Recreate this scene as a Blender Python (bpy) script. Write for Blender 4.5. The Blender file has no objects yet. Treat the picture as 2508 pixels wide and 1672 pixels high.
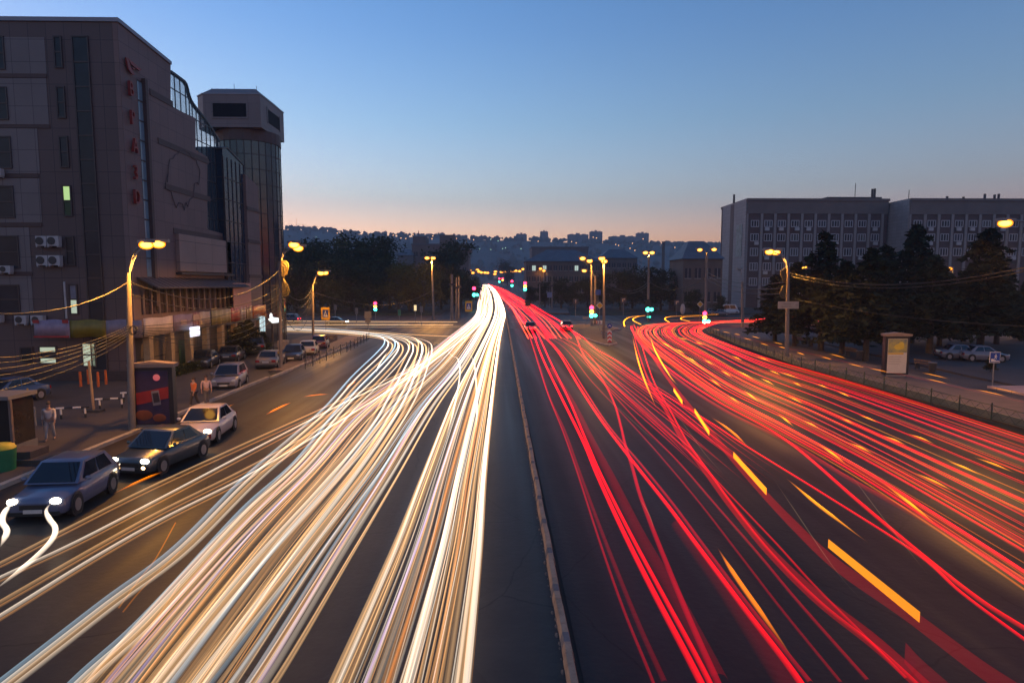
import bpy, bmesh, math, random
from mathutils import Vector, Matrix, noise as mnoise
R = math.radians
rnd = random.Random(7)
SC = bpy.context.scene
COL = SC.collection

# ---------------------------------------------------------------- camera
F, HC = 1519.0, 7.0                       # focal length in photo pixels, camera height
PITCH = math.atan((836 - 695) / F)
YAW = math.atan(34 * math.cos(PITCH) / F)
cam = bpy.data.cameras.new('camera'); camo = bpy.data.objects.new('camera', cam); COL.objects.link(camo)
cam.sensor_width = 36; cam.lens = 36 * F / 2508; cam.clip_start = 0.1; cam.clip_end = 12000
camo.location = (0, 0, HC); camo.rotation_euler = (math.pi / 2 - PITCH, 0, -YAW)
SC.camera = camo

# ---------------------------------------------------------------- world (dusk, sun just under the horizon)
W = bpy.data.worlds.new('World'); SC.world = W; W.use_nodes = True
nt = W.node_tree; bg = nt.nodes['Background']
sky = nt.nodes.new('ShaderNodeTexSky'); sky.sky_type = 'NISHITA'; sky.sun_disc = False
sky.sun_elevation = R(-0.5); sky.sun_rotation = R(-50); sky.air_density = 1; sky.dust_density = 1; sky.ozone_density = 2.5; sky.altitude = 200
tc = nt.nodes.new('ShaderNodeTexCoord'); sep = nt.nodes.new('ShaderNodeSeparateXYZ'); rampn = nt.nodes.new('ShaderNodeValToRGB')
mulw = nt.nodes.new('ShaderNodeMix'); mulw.data_type = 'RGBA'; mulw.blend_type = 'MULTIPLY'; mulw.inputs[0].default_value = 1
rp = rampn.color_ramp
rp.elements[0].position = 0.0; rp.elements[0].color = (2.9, 1.75, 1.5, 1)
rp.elements[1].position = 0.5; rp.elements[1].color = (.62, .95, 1.10, 1)
for p_, c_ in ((.085, (2.6, 1.62, 1.40)), (.135, (1.85, 1.48, 1.25)), (.24, (1.30, 1.30, 1.16)), (.36, (.92, 1.10, 1.14))):
    e = rp.elements.new(p_); e.color = (*c_, 1)
nt.links.new(tc.outputs['Generated'], sep.inputs[0]); nt.links.new(sep.outputs[2], rampn.inputs[0])
nt.links.new(sky.outputs[0], mulw.inputs[6]); nt.links.new(rampn.outputs[0], mulw.inputs[7])
nt.links.new(mulw.outputs[2], bg.inputs[0]); bg.inputs[1].default_value = 1.5

SC.view_settings.view_transform = 'Standard'; SC.view_settings.look = 'None'
SC.view_settings.exposure = 0; SC.view_settings.gamma = 1
SC.render.engine = 'CYCLES'
cy = SC.cycles
cy.use_denoising = True
cy.max_bounces = 5; cy.diffuse_bounces = 2; cy.glossy_bounces = 3; cy.transparent_max_bounces = 96; cy.volume_bounces = 0
cy.sample_clamp_indirect = 4; cy.caustics_reflective = False; cy.caustics_refractive = False

# ---------------------------------------------------------------- pixel helpers (photo pixels -> places in the world)
_f = Vector((math.sin(YAW) * math.cos(PITCH), math.cos(YAW) * math.cos(PITCH), -math.sin(PITCH)))
_r = Vector((math.cos(YAW), -math.sin(YAW), 0)); _u = _r.cross(_f)
def ray(px, py): return _f + _r * ((px - 1254) / F) + _u * ((836 - py) / F)
def gz(y):
    """height of the ground: level near the camera, the avenue climbs beyond the junction"""
    return 0.0 if y < 140 else 8.0 * (min(y, 700) - 140) ** 1.2 / 460 ** 1.2
def P(px, py, Y):
    d = ray(px, py); return Vector((0, 0, HC)) + d * (Y / d.y)
def G(px, py, z=0.0):
    d = ray(px, py); d = d / d.y
    if d.z < 0:
        t = (z - HC) / d.z
        if t < 140: return Vector((d.x * t, t, z))
    t = 100.0
    while t < 760:
        if HC + d.z * t <= gz(t) + z: break
        t += 4
    return Vector((d.x * t, t, gz(t) + z))
def SX(px, py, X):
    d = ray(px, py); t = X / d.x; return Vector((X, d.y * t, HC + d.z * t))

# ---------------------------------------------------------------- materials
MATS = {}
def nodes_of(m): return m.node_tree.nodes, m.node_tree.links
def pm(name, col, rough=.7, var=.15, scale=3.0, metal=0.0, brick=None, bump=0.0, spec=.5, col2=None, coat=0.0):
    if name in MATS: return MATS[name]
    m = bpy.data.materials.new(name); m.use_nodes = True; N, L = nodes_of(m)
    b = N['Principled BSDF']; b.inputs['Roughness'].default_value = rough; b.inputs['Metallic'].default_value = metal
    b.inputs['Specular IOR Level'].default_value = spec
    if coat: b.inputs['Coat Weight'].default_value = coat; b.inputs['Coat Roughness'].default_value = .05
    t = N.new('ShaderNodeTexCoord'); nz = N.new('ShaderNodeTexNoise'); nz.inputs['Scale'].default_value = scale; nz.inputs['Detail'].default_value = 6; nz.inputs['Roughness'].default_value = .65
    L.new(t.outputs['Object'], nz.inputs['Vector'])
    r = N.new('ShaderNodeValToRGB'); c = Vector(col); c2 = Vector(col2) if col2 else None
    lo = c * (1 - var) if not c2 else c; hi = c * (1 + var) if not c2 else c2
    r.color_ramp.elements[0].position = .3; r.color_ramp.elements[0].color = (*lo, 1)
    r.color_ramp.elements[1].position = .7; r.color_ramp.elements[1].color = (*hi, 1)
    L.new(nz.outputs['Fac'], r.inputs['Fac']); out = r.outputs['Color']
    if brick:
        bw, bh, mort, mcol = brick
        s = N.new('ShaderNodeSeparateXYZ'); L.new(t.outputs['Object'], s.inputs[0])
        a = N.new('ShaderNodeMath'); a.operation = 'ADD'; L.new(s.outputs[0], a.inputs[0]); L.new(s.outputs[1], a.inputs[1])
        cb = N.new('ShaderNodeCombineXYZ'); L.new(a.outputs[0], cb.inputs[0])
        if bh < 0: L.new(s.outputs[0], cb.inputs[0]); L.new(s.outputs[1], cb.inputs[1]); bh = -bh
        else: L.new(s.outputs[2], cb.inputs[1])
        bt = N.new('ShaderNodeTexBrick'); bt.offset = 0; bt.squash = 1
        bt.inputs['Scale'].default_value = 1; bt.inputs['Brick Width'].default_value = bw; bt.inputs['Row Height'].default_value = bh
        bt.inputs['Mortar Size'].default_value = mort; bt.inputs['Mortar Smooth'].default_value = .1; bt.inputs['Bias'].default_value = 0
        L.new(cb.outputs[0], bt.inputs['Vector'])
        h = N.new('ShaderNodeHueSaturation'); h.inputs['Value'].default_value = .88; L.new(out, h.inputs['Color'])
        L.new(out, bt.inputs['Color1']); L.new(h.outputs[0], bt.inputs['Color2']); bt.inputs['Mortar'].default_value = (*mcol, 1)
        out = bt.outputs['Color']
    L.new(out, b.inputs['Base Color'])
    if bump:
        n2 = N.new('ShaderNodeTexNoise'); n2.inputs['Scale'].default_value = scale * 12; n2.inputs['Detail'].default_value = 4; L.new(t.outputs['Object'], n2.inputs['Vector'])
        bp = N.new('ShaderNodeBump'); bp.inputs['Strength'].default_value = bump; bp.inputs['Distance'].default_value = .02
        L.new(n2.outputs['Fac'], bp.inputs['Height']); L.new(bp.outputs[0], b.inputs['Normal'])
    MATS[name] = m; return m
def em(name, col, s, base=(.3, .3, .3)):
    if name in MATS: return MATS[name]
    m = bpy.data.materials.new(name); m.use_nodes = True; N, L = nodes_of(m); b = N['Principled BSDF']
    b.inputs['Base Color'].default_value = (*base, 1); b.inputs['Emission Color'].default_value = (*col, 1); b.inputs['Emission Strength'].default_value = s
    MATS[name] = m; return m
def glass(name, col=(.02, .025, .035), rough=.04):
    if name in MATS: return MATS[name]
    return pm(name, col, rough, .3, .6, spec=.5, coat=.15)
def light_mat():
    """optically thin glowing streak: light is added to what lies behind; each object carries its own colour"""
    m = bpy.data.materials.new('streak_light'); m.use_nodes = True; N, L = nodes_of(m)
    N.remove(N['Principled BSDF']); out = N['Material Output']
    oi = N.new('ShaderNodeObjectInfo'); g = N.new('ShaderNodeNewGeometry'); ax = N.new('ShaderNodeAttribute'); ax.attribute_name = 'axis'
    cr = N.new('ShaderNodeVectorMath'); cr.operation = 'CROSS_PRODUCT'; L.new(ax.outputs['Vector'], cr.inputs[0]); L.new(g.outputs['Incoming'], cr.inputs[1])
    ln = N.new('ShaderNodeVectorMath'); ln.operation = 'LENGTH'; L.new(cr.outputs['Vector'], ln.inputs[0])
    mx = N.new('ShaderNodeMath'); mx.operation = 'MAXIMUM'; mx.inputs[1].default_value = .06; L.new(ln.outputs['Value'], mx.inputs[0])
    at = N.new('ShaderNodeAttribute'); at.attribute_name = 'glow'
    m1 = N.new('ShaderNodeMath'); m1.operation = 'DIVIDE'; L.new(at.outputs['Fac'], m1.inputs[0]); L.new(mx.outputs[0], m1.inputs[1])   # thin glowing gas: brightness grows with the depth looked through
    e_ = N.new('ShaderNodeEmission'); L.new(oi.outputs['Color'], e_.inputs['Color']); L.new(m1.outputs[0], e_.inputs['Strength'])
    tr = N.new('ShaderNodeBsdfTransparent'); ad = N.new('ShaderNodeAddShader')
    L.new(tr.outputs[0], ad.inputs[0]); L.new(e_.outputs[0], ad.inputs[1]); L.new(ad.outputs[0], out.inputs['Surface'])
    return m
STREAK = light_mat()

# ---------------------------------------------------------------- mesh helpers
ORG = {}
class MB:
    def __init__(s): s.v = []; s.f = []; s.mi = []; s.sm = []; s.c = 0
    def add(s, vs, fs, mi=None, smooth=False):
        o = len(s.v); s.v += [tuple(v) for v in vs]
        for f in fs: s.f.append([i + o for i in f]); s.mi.append(s.c if mi is None else mi); s.sm.append(smooth)
        return s
    def box(s, x0, x1, y0, y1, z0, z1, mi=None):
        return s.add([(x0, y0, z0), (x1, y0, z0), (x1, y1, z0), (x0, y1, z0), (x0, y0, z1), (x1, y0, z1), (x1, y1, z1), (x0, y1, z1)],
                     [(0, 3, 2, 1), (4, 5, 6, 7), (0, 1, 5, 4), (1, 2, 6, 5), (2, 3, 7, 6), (3, 0, 4, 7)], mi)
    def obox(s, c, ax, ay, az, mi=None):
        c = Vector(c); vs = []
        for k in (-1, 1):
            for a, b in ((-1, -1), (1, -1), (1, 1), (-1, 1)): vs.append(c + ax * a + ay * b + az * k)
        return s.add(vs, [(0, 3, 2, 1), (4, 5, 6, 7), (0, 1, 5, 4), (1, 2, 6, 5), (2, 3, 7, 6), (3, 0, 4, 7)], mi)
    def prism(s, poly, z0, z1, mi=None, top=None):
        n = len(poly); t = top or poly
        vs = [(p[0], p[1], z0) for p in poly] + [(p[0], p[1], z1) for p in t]
        return s.add(vs, [tuple(range(n))[::-1], tuple(range(n, 2 * n))] + [(i, (i + 1) % n, n + (i + 1) % n, n + i) for i in range(n)], mi)
    def extr(s, poly3, d, mi=None):
        n = len(poly3); d = Vector(d)
        vs = [Vector(p) for p in poly3] + [Vector(p) + d for p in poly3]
        return s.add(vs, [tuple(range(n))[::-1], tuple(range(n, 2 * n))] + [(i, (i + 1) % n, n + (i + 1) % n, n + i) for i in range(n)], mi)
    def tube(s, path, r, seg=8, mi=None, cap=True, half=False):
        path = [Vector(p) for p in path]; n = len(path); rs = r if isinstance(r, (list, tuple)) else [r] * n
        vs = []; k = seg + 1 if half else seg
        for i, p in enumerate(path):
            t = (path[min(i + 1, n - 1)] - path[max(i - 1, 0)]).normalized()
            up = Vector((0, 0, 1)) if abs(t.z) < .95 else Vector((1, 0, 0))
            a = t.cross(up).normalized(); b = a.cross(t)
            for j in range(k):
                w = (math.pi * j / seg) if half else (2 * math.pi * j / seg)
                vs.append(p + (a * math.cos(w) + b * math.sin(w)) * rs[i])
        fs = []
        for i in range(n - 1):
            for j in range(seg): fs.append((i * k + j, i * k + (j + 1) % k, (i + 1) * k + (j + 1) % k, (i + 1) * k + j))
        s.add(vs, fs, mi, True)
        if cap and not half: s.add(vs[:seg] + vs[-seg:], [tuple(range(seg))[::-1], tuple(range(seg, 2 * seg))], mi, False)
        return s
    def ball(s, c, rx, ry, rz, u=10, v=6, mi=None):
        c = Vector(c); vs = []; fs = []
        for i in range(v + 1):
            a = math.pi * i / v
            for j in range(u):
                w = 2 * math.pi * j / u; vs.append(c + Vector((rx * math.sin(a) * math.cos(w), ry * math.sin(a) * math.sin(w), rz * math.cos(a))))
        for i in range(v):
            for j in range(u): fs.append((i * u + j, (i + 1) * u + j, (i + 1) * u + (j + 1) % u, i * u + (j + 1) % u))
        return s.add(vs, fs, mi, True)
    def cyl(s, c, ax, r, h, seg=14, mi=None):
        c = Vector(c); ax = Vector(ax).normalized(); return s.tube([c - ax * h / 2, c + ax * h / 2], r, seg, mi)
    def build(s, name, mats, parent=None, local=False, glow=None, axis=None):
        me = bpy.data.meshes.new(name); o_ = Vector((0, 0, 0))
        if parent is not None and not local: o_ = ORG[parent.name]
        elif parent is None and not local and s.v:
            xs = [v[0] for v in s.v]; ys = [v[1] for v in s.v]; zs = [v[2] for v in s.v]
            o_ = Vector(((min(xs) + max(xs)) / 2, (min(ys) + max(ys)) / 2, min(zs)))
        me.from_pydata([(v[0] - o_.x, v[1] - o_.y, v[2] - o_.z) for v in s.v], [], s.f)
        mats = mats if isinstance(mats, (list, tuple)) else [mats]
        for m in mats: me.materials.append(m)
        me.polygons.foreach_set('material_index', s.mi); me.polygons.foreach_set('use_smooth', s.sm)
        if glow is not None:
            at = me.attributes.new('glow', 'FLOAT', 'POINT'); at.data.foreach_set('value', glow)
            a2 = me.attributes.new('axis', 'FLOAT_VECTOR', 'POINT'); a2.data.foreach_set('vector', axis)
        me.update()
        if glow is None and any(s.sm): me.set_sharp_from_angle(angle=R(42))
        ob = bpy.data.objects.new(name, me); COL.objects.link(ob)
        if parent is not None: ob.parent = parent
        elif not local: ob.location = o_
        ORG[ob.name] = o_
        return ob
def recalc(ob):
    bm = bmesh.new(); bm.from_mesh(ob.data); bmesh.ops.recalc_face_normals(bm, faces=bm.faces); bm.to_mesh(ob.data); bm.free(); return ob
def tag(o, label, cat, group=None):
    o['label'] = label; o['category'] = cat
    if group: o['group'] = group
    return o
def thing(name, label, cat, loc=(0, 0, 0), rz=0, group=None):
    o = bpy.data.objects.new(name, None); COL.objects.link(o); o.empty_display_size = .5
    o.location = loc; o.rotation_euler = (0, 0, rz); ORG[o.name] = Vector(loc); return tag(o, label, cat, group)
def struct(o, kind='structure'): o['kind'] = kind; return o
def dup(o, parent=None):
    c = o.copy(); COL.objects.link(c)
    if parent is not None: c.parent = parent
    for ch in list(o.children): dup(ch, c)
    return c
def smooth_path(pts, n):
    """Catmull-Rom through 2-D or 3-D points"""
    pts = [Vector(p) for p in pts]; q = [pts[0] * 2 - pts[1]] + pts + [pts[-1] * 2 - pts[-2]]; out = []
    ls = [0]
    for a, b in zip(pts, pts[1:]): ls.append(ls[-1] + (b - a).length)
    for k in range(n):
        d = ls[-1] * k / (n - 1); i = 0
        while i < len(pts) - 2 and ls[i + 1] < d: i += 1
        t = (d - ls[i]) / max(ls[i + 1] - ls[i], 1e-6); a, b, c, e_ = q[i:i + 4]
        out.append(.5 * (2 * b + (c - a) * t + (2 * a - 5 * b + 4 * c - e_) * t * t + (3 * b - 3 * c + e_ - a) * t ** 3))
    return out

# ================================================================ SETTING: ground, roads, pavements
M_ground = pm('ground_soil', (.02, .019, .015), .95, .4, .3)
M_asph = pm('asphalt', (.040, .034, .031), .62, .3, .5, bump=.35, spec=.4)
M_asph2 = pm('asphalt_new', (.026, .024, .025), .6, .22, .35, bump=.35, spec=.4)
def asphalt(name, a, c, rough):
    m = pm(name, a, rough, .3, .5, bump=.35, spec=.22, col2=c); N, L = nodes_of(m); b = N['Principled BSDF']; src = b.inputs['Base Color'].links[0].from_socket
    t = N.new('ShaderNodeTexCoord'); mp = N.new('ShaderNodeMapping'); mp.inputs['Scale'].default_value = (.9, .02, 1); L.new(t.outputs['Object'], mp.inputs['Vector'])
    n1 = N.new('ShaderNodeTexNoise'); n1.inputs['Scale'].default_value = 1.0; n1.inputs['Detail'].default_value = 5; L.new(mp.outputs[0], n1.inputs['Vector'])
    r1 = N.new('ShaderNodeMapRange'); r1.inputs['From Min'].default_value = .3; r1.inputs['From Max'].default_value = .7; r1.inputs['To Min'].default_value = .62; r1.inputs['To Max'].default_value = 1.35; L.new(n1.outputs['Fac'], r1.inputs['Value'])
    v2 = N.new('ShaderNodeTexVoronoi'); v2.inputs['Scale'].default_value = .16; L.new(t.outputs['Object'], v2.inputs['Vector'])
    r2 = N.new('ShaderNodeMapRange'); r2.inputs['To Min'].default_value = .8; r2.inputs['To Max'].default_value = 1.15; L.new(v2.outputs['Color'], r2.inputs['Value'])
    v3 = N.new('ShaderNodeTexVoronoi'); v3.feature = 'DISTANCE_TO_EDGE'; v3.inputs['Scale'].default_value = .22; n3 = N.new('ShaderNodeTexNoise'); n3.inputs['Scale'].default_value = 1.3; L.new(t.outputs['Object'], n3.inputs['Vector'])
    ad = N.new('ShaderNodeMix'); ad.data_type = 'VECTOR'; ad.inputs[0].default_value = .25; L.new(t.outputs['Object'], ad.inputs[4]); L.new(n3.outputs['Color'], ad.inputs[5]); L.new(ad.outputs[1], v3.inputs['Vector'])
    r3 = N.new('ShaderNodeMapRange'); r3.inputs['From Max'].default_value = .006; r3.inputs['To Min'].default_value = .45; L.new(v3.outputs['Distance'], r3.inputs['Value'])
    f = r1.outputs[0]
    for o in (r2.outputs[0], r3.outputs[0]):
        k = N.new('ShaderNodeMath'); k.operation = 'MULTIPLY'; L.new(f, k.inputs[0]); L.new(o, k.inputs[1]); f = k.outputs[0]
    vm = N.new('ShaderNodeVectorMath'); vm.operation = 'SCALE'; L.new(src, vm.inputs[0]); L.new(f, vm.inputs['Scale']); L.new(vm.outputs[0], b.inputs['Base Color'])
    rr = N.new('ShaderNodeMapRange'); rr.inputs['From Min'].default_value = .3; rr.inputs['From Max'].default_value = .7; rr.inputs['To Min'].default_value = rough - .14; rr.inputs['To Max'].default_value = rough + .1; L.new(n1.outputs['Fac'], rr.inputs['Value']); L.new(rr.outputs[0], b.inputs['Roughness'])
    return m
M_asph = asphalt('asphalt_worn', (.024, .019, .017), (.040, .032, .027), .56); M_asph2 = asphalt('asphalt_dark', (.012, .0105, .0105), (.020, .017, .016), .58)
M_pave = pm('paving', (.12, .085, .068), .8, .2, .6, brick=(.6, -.6, .012, (.07, .055, .05)))
M_plaza = pm('plaza_asphalt', (.045, .036, .035), .85, .25, .4, bump=.2)
M_kerb = pm('kerb_concrete', (.30, .26, .22), .8, .3, 1.2, bump=.3)
M_grass = pm('lawn', (.016, .022, .008), .95, .5, 2.0, bump=.8)

b = MB(); ys = [-60, 140] + list(range(160, 720, 20)) + [900, 1500, 2600]
xs = [-3000, -1000, -300, -100, 0, 100, 300, 1000, 3000]
for y in ys:
    for x in xs: b.v.append((x, y, gz(y) - .012))
for i in range(len(ys) - 1):
    for j in range(len(xs) - 1):
        n = len(xs); b.f.append([i * n + j, i * n + j + 1, (i + 1) * n + j + 1, (i + 1) * n + j]); b.mi.append(0); b.sm.append(False)
struct(b.build('ground', M_ground))
def strip(name, mat, lpts, rpts, z):
    """sheet between two edges given as lists of (x, y) of equal length"""
    b = MB(); n = len(lpts)
    for (a, c) in zip(lpts, rpts): b.v += [(a[0], a[1], gz(a[1]) + z), (c[0], c[1], gz(c[1]) + z)]
    for i in range(n - 1): b.f.append([2 * i, 2 * i + 1, 2 * i + 3, 2 * i + 2]); b.mi.append(0); b.sm.append(False)
    return struct(b.build(name, mat))
yy = [-20, 10, 30, 50, 70, 90, 140] + list(range(160, 701, 30))
def redge(y): return 25.2 if y < 50 else (25.2 + (y - 50) * .11 if y < 92 else (30 if y < 140 else 15))
def ledge(y): return -17 if y < 140 else -13
strip('road', M_asph, [(ledge(y), y) for y in yy], [(1.35, y) for y in yy], 0)
strip('road_outbound', M_asph2, [(1.5, y) for y in yy], [(redge(y), y) for y in yy], 0)
strip('cross_street', M_asph, [(-260, 100), (-30, 97), (40, 97), (260, 110)][:4], [(-260, 138), (-30, 138), (40, 138), (260, 146)], .004)
# raised sheets with a real kerb step
def raised(name, mat, poly, h, z=0):
    b = MB(); b.prism(poly, z - .1, z + h); return struct(b.build(name, mat))
raised('pavement', M_plaza, [(-90, -20), (-17.2, -20), (-17.0, 46.5), (-26, 44.3), (-90, 44.3)], .13)
raised('parking_apron', M_plaza, [(-26, 44.34), (-17.04, 46.6), (-18.4, 49.5), (-20.2, 95), (-46, 95), (-46, 86), (-26, 86)], .02)
raised('pavement_strip', M_pave, [(-18.3, 49.4), (-17.0, 49.4), (-16.9, 80), (-19, 91), (-26, 95), (-60, 96.5), (-60, 93), (-28, 91), (-20.1, 84)], .14)
raised('pavement_outer', M_pave, [(25.5, -20), (30.8, -20), (31.2, 40), (33.5, 75), (40, 93), (44, 96.5), (37, 96.5), (31.5, 93), (30.2, 88), (25.4, 50)], .14)
raised('service_lane', M_plaza, [(30.9, -20), (34.2, -20), (35.2, 45), (38, 75), (48, 96), (44.2, 96.4), (40.1, 92.9), (33.6, 75), (31.3, 40)], .03)
raised('plaza', M_plaza, [(34.4, -20), (200, -20), (200, 96), (48.3, 96), (38.2, 75), (35.4, 45)], .13)
raised('lawn', M_grass, [(-120, 140), (-14.5, 140), (-13.5, 190), (-120, 190)], .12)
raised('lawn', M_grass, [(16.5, 140), (60, 141), (60, 160), (20, 168)], .12)
raised('far_pavement', M_pave, [(11.2, 142), (16.3, 142), (19, 170), (13, 190), (10.5, 190)], .15, .2)

# the median kerb: whitewashed stones in a row, each about a metre, with dark gaps of bare concrete
M_white = pm('kerb_whitewash', (.34, .215, .135), .85, .3, 2.5, bump=.3); M_dirt = pm('kerb_bare', (.14, .115, .11), .9, .3, 3, bump=.3)
b = MB(); y = 6.0; k = 0
while y < 150:
    ln = .98
    for q in range(3):
        h = .17 + .008 * math.sin(y * 7 + q)
        x0 = 1.17 + .012 * math.sin(y * 1.3) + .004 * (y - 6) * .9
        b.prism([(x0, y + q * .33), (x0 + .22, y + q * .33), (x0 + .22, y + q * .33 + .33), (x0, y + q * .33 + .33)], -.02, h,
                mi=1 if (k % 2 and q == 1) else 0, top=[(x0 + .05, y + q * .33), (x0 + .17, y + q * .33), (x0 + .17, y + q * .33 + .33), (x0 + .05, y + q * .33 + .33)])
    y += ln + .012; k += 1
tag(b.build('median_kerb', [M_white, M_dirt]), 'whitewashed stone kerb running between the oncoming and outbound lanes', 'kerb')
# lumps of old mortar along its foot
b = MB(); y = 6.5
while y < 60:
    r_ = rnd.uniform(.015, .05); b.ball((1.15 + rnd.uniform(-.05, .02) + .0036 * y, y, .0), r_, r_ * 2.2, r_ * .6, 6, 4); y += rnd.uniform(.15, .4)
tag(b.build('kerb_mortar', pm('mortar_old', (.13, .10, .08), .9, .3, 3)), 'line of crumbled mortar along the foot of the median kerb', 'mortar')['kind'] = 'stuff'
# kerb stones on the left edge and around the wedge island
b = MB()
b.box(-17.24, -17.0, -20, 46, -.05, .15); b.box(-16.98, -16.74, 46, 80, -.05, .16)
tag(b.build('kerb', M_kerb), 'low concrete kerb along the edge of the parking side pavement', 'kerb')
isl = [G(1385, 797), G(1420, 826), G(1464, 842), G(1490, 848), G(1512, 843), G(1500, 833), G(1478, 824), G(1470, 816), G(1520, 808), G(1490, 800), G(1430, 796)]
isl = [(p.x, p.y) for p in isl]
cx = sum(p[0] for p in isl) / len(isl); cyy = sum(p[1] for p in isl) / len(isl)
b = MB(); b.prism(isl, -.05, .17); b.c = 1
b.prism([(cx + (p[0] - cx) * .93, cyy + (p[1] - cyy) * .95) for p in isl], .17, .19)
struct(b.build('traffic_island', [M_kerb, pm('island_soil', (.10, .07, .045), .9, .35, .8, bump=.3)]))

# ================================================================ BUILDINGS
# ---- the panel clad office block
M_p1 = pm('panel_plum', (.105, .070, .068), .55, .10, .25, brick=(1.22, 1.48, .018, (.03, .022, .028)), spec=.45)
M_p2 = pm('panel_grey', (.17, .143, .145), .5, .10, .25, brick=(1.22, 1.48, .018, (.05, .042, .05)), spec=.45)
M_p3 = pm('panel_rose', (.19, .125, .115), .6, .10, .25, brick=(1.22, 1.48, .014, (.06, .042, .042)), spec=.4)
M_brown = pm('brown_band', (.075, .042, .038), .6, .15)
M_dark = pm('dark_metal', (.035, .033, .036), .5, .2)
M_frame = pm('window_frame_brown', (.05, .035, .035), .5, .2)
M_glass = pm('dark_glass', (.02, .026, .036), .3, .3, .6, spec=.28); M_glassb = pm('sky_glass', (.16, .24, .30), .08, .2, .6, spec=.6)  # pale blue of the second glass imitates reflected sky
M_lit = em('lit_window_green', (.55, .85, .28), .75); M_litw = em('lit_window_cool', (.72, .86, .62), .55)
M_acw = pm('ac_white', (.42, .40, .40), .6, .1)
BX, BY = -26.1, 45.0
ZT = P(290, 54.5, BY).z
ob = thing('office_building', 'plum and grey panel clad office block with stepped glass roof and red sign letters', 'building', (BX, BY, 0))
def fX(px, py): return P(px, py, BY).x
def fZ(px, py): return P(px, py, BY).z
# side wall: stepped outline of the street facade (plane x = BX), and the shell behind it
ys_ = [(45, ZT), (SX(418, 159, BX).y, SX(418, 159, BX).z), (SX(418, 262, BX).y, SX(421, 262, BX).z), (SX(479, 290, BX).y, SX(479, 290, BX).z),
       (SX(479, 365, BX).y, SX(482, 368, BX).z), (SX(508, 385, BX).y, SX(508, 385, BX).z), (SX(508, 565, BX).y, SX(508, 562, BX).z), (SX(556, 575, BX).y, SX(556, 575, BX).z)]
YE = ys_[-1][0]
b = MB(); poly = [(BX, 45, 0)] + [(BX, y, z) for y, z in ys_] + [(BX, YE, 0)]
b.extr(poly, (-.35, 0, 0)); recalc(b.build('wall', M_p3, ob))
b = MB(); b.box(-62, BX - .36, 45, 45.35, .0, ZT); b.box(-62, BX - .36, 45.36, YE, 10, 10.2); b.box(-62, BX - 6, 45.36, 51, ZT - .6, ZT - .3)
recalc(b.build('front_wall', M_p1, ob))
b = MB(); b.prism([(-62, 44.9), (BX + .1, 44.9), (BX + .1, 45.3), (-62, 45.3)], ZT + .004, ZT + .28)
b.extr([(BX + .1, 45.3, ZT + .003), (BX + .1, ys_[1][0], ys_[1][1] + .003), (BX + .1, ys_[1][0], ys_[1][1] + .25), (BX + .1, 45.3, ZT + .28)], (-.4, 0, 0))
recalc(b.build('parapet', pm('parapet_metal', (.24, .25, .30), .4, .1), ob))
# grey zones of the front (their own, paler panels), 3 cm proud
b = MB()
for x0, x1, y0, y1 in ((0, 112, 92, 181), (0, 117, 192, 305), (0, 95, 315, 425), (0, 100, 437, 545), (0, 75, 557, 665), (0, 80, 676, 766)):
    b.box(-62, fX(x1, (y0 + y1) / 2), 44.97, 45.0, fZ(60, y1), fZ(60, y0))
b.build('grey_panels', M_p2, ob)
b = MB()
for x1, y0, y1 in ((115, 181, 191), (123, 306, 314), (96, 427, 435), (103, 546, 555), (80, 667, 675)):
    b.box(-62, fX(x1, y0), 44.94, 44.968, fZ(60, y1), fZ(60, y0))
for (a, c, y0, y1) in ((366, 421, 217, 221), (386, 508, 337, 340), (404, 513, 449, 452), (424, 553, 558, 561)):
    p, q = SX(a, y0, BX), SX(c, y0 + 10, BX); b.box(BX + .003, BX + .05, p.y, q.y, p.z - .45, p.z)
b.build('brown_band', M_brown, ob)
def window_front(x0, x1, y0, y1, panes, lit=None, name='window'):
    xm, ym = (x0 + x1) / 2, (y0 + y1) / 2
    X0, X1, Z1, Z0 = fX(x0, ym), fX(x1, ym), fZ(xm, y0), fZ(xm, y1)
    fr = MB(); t = .09
    fr.box(X0 - t, X0, 44.90, 45.0, Z0 - t, Z1 + t); fr.box(X1, X1 + t, 44.90, 45.0, Z0 - t, Z1 + t)
    fr.box(X0, X1, 44.90, 45.0, Z0 - t, Z0); fr.box(X0, X1, 44.90, 45.0, Z1, Z1 + t)
    for k in range(1, panes): z = Z0 + (Z1 - Z0) * k / panes; fr.box(X0, X1, 44.92, 45.0, z - .05, z + .05)
    w = fr.build(name, M_frame, ob)
    for k in range(panes):
        pb = MB(); a = Z0 + (Z1 - Z0) * k / panes + (.052 if k else 0.002); c = Z0 + (Z1 - Z0) * (k + 1) / panes - (.052 if k < panes - 1 else .002)
        pb.box(X0 + .002, X1 - .002, 44.955, 44.99, a, c); mt = M_glass
        if lit and k in lit: mt = lit[k]
        o = pb.build('pane', mt, ob); o.parent = w
    return w
window_front(204, 238, 92, 905, 14, name='stair_window')
for (x0, x1, y0, y1, lt) in ((136, 150, 92, 164, None), (143, 158, 215, 287, None), (150, 166, 337, 408, None), (158, 174, 457, 527, {1: M_lit, 0: pm('curtain', (.06, .09, .04), .8)}),
                             (165, 181, 582, 648, None), (174, 189, 699, 767, {0: M_litw, 1: pm('blind', (.22, .21, .25), .8)})):
    window_front(x0, x1, y0, y1, 2, lt)
for (x1, y0, y1) in ((9, 92, 168), (17, 216, 291), (26, 337, 410), (33, 458, 531), (45, 580, 655), (47, 700, 766)): window_front(-45, x1, y0, y1, 2)
window_front(54, 80, 852, 886, 2); window_front(100, 138, 850, 888, 3, {0: M_litw, 2: M_litw})
window_front(205, 234, 842, 895, 2, {0: M_litw, 1: M_litw})
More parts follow.
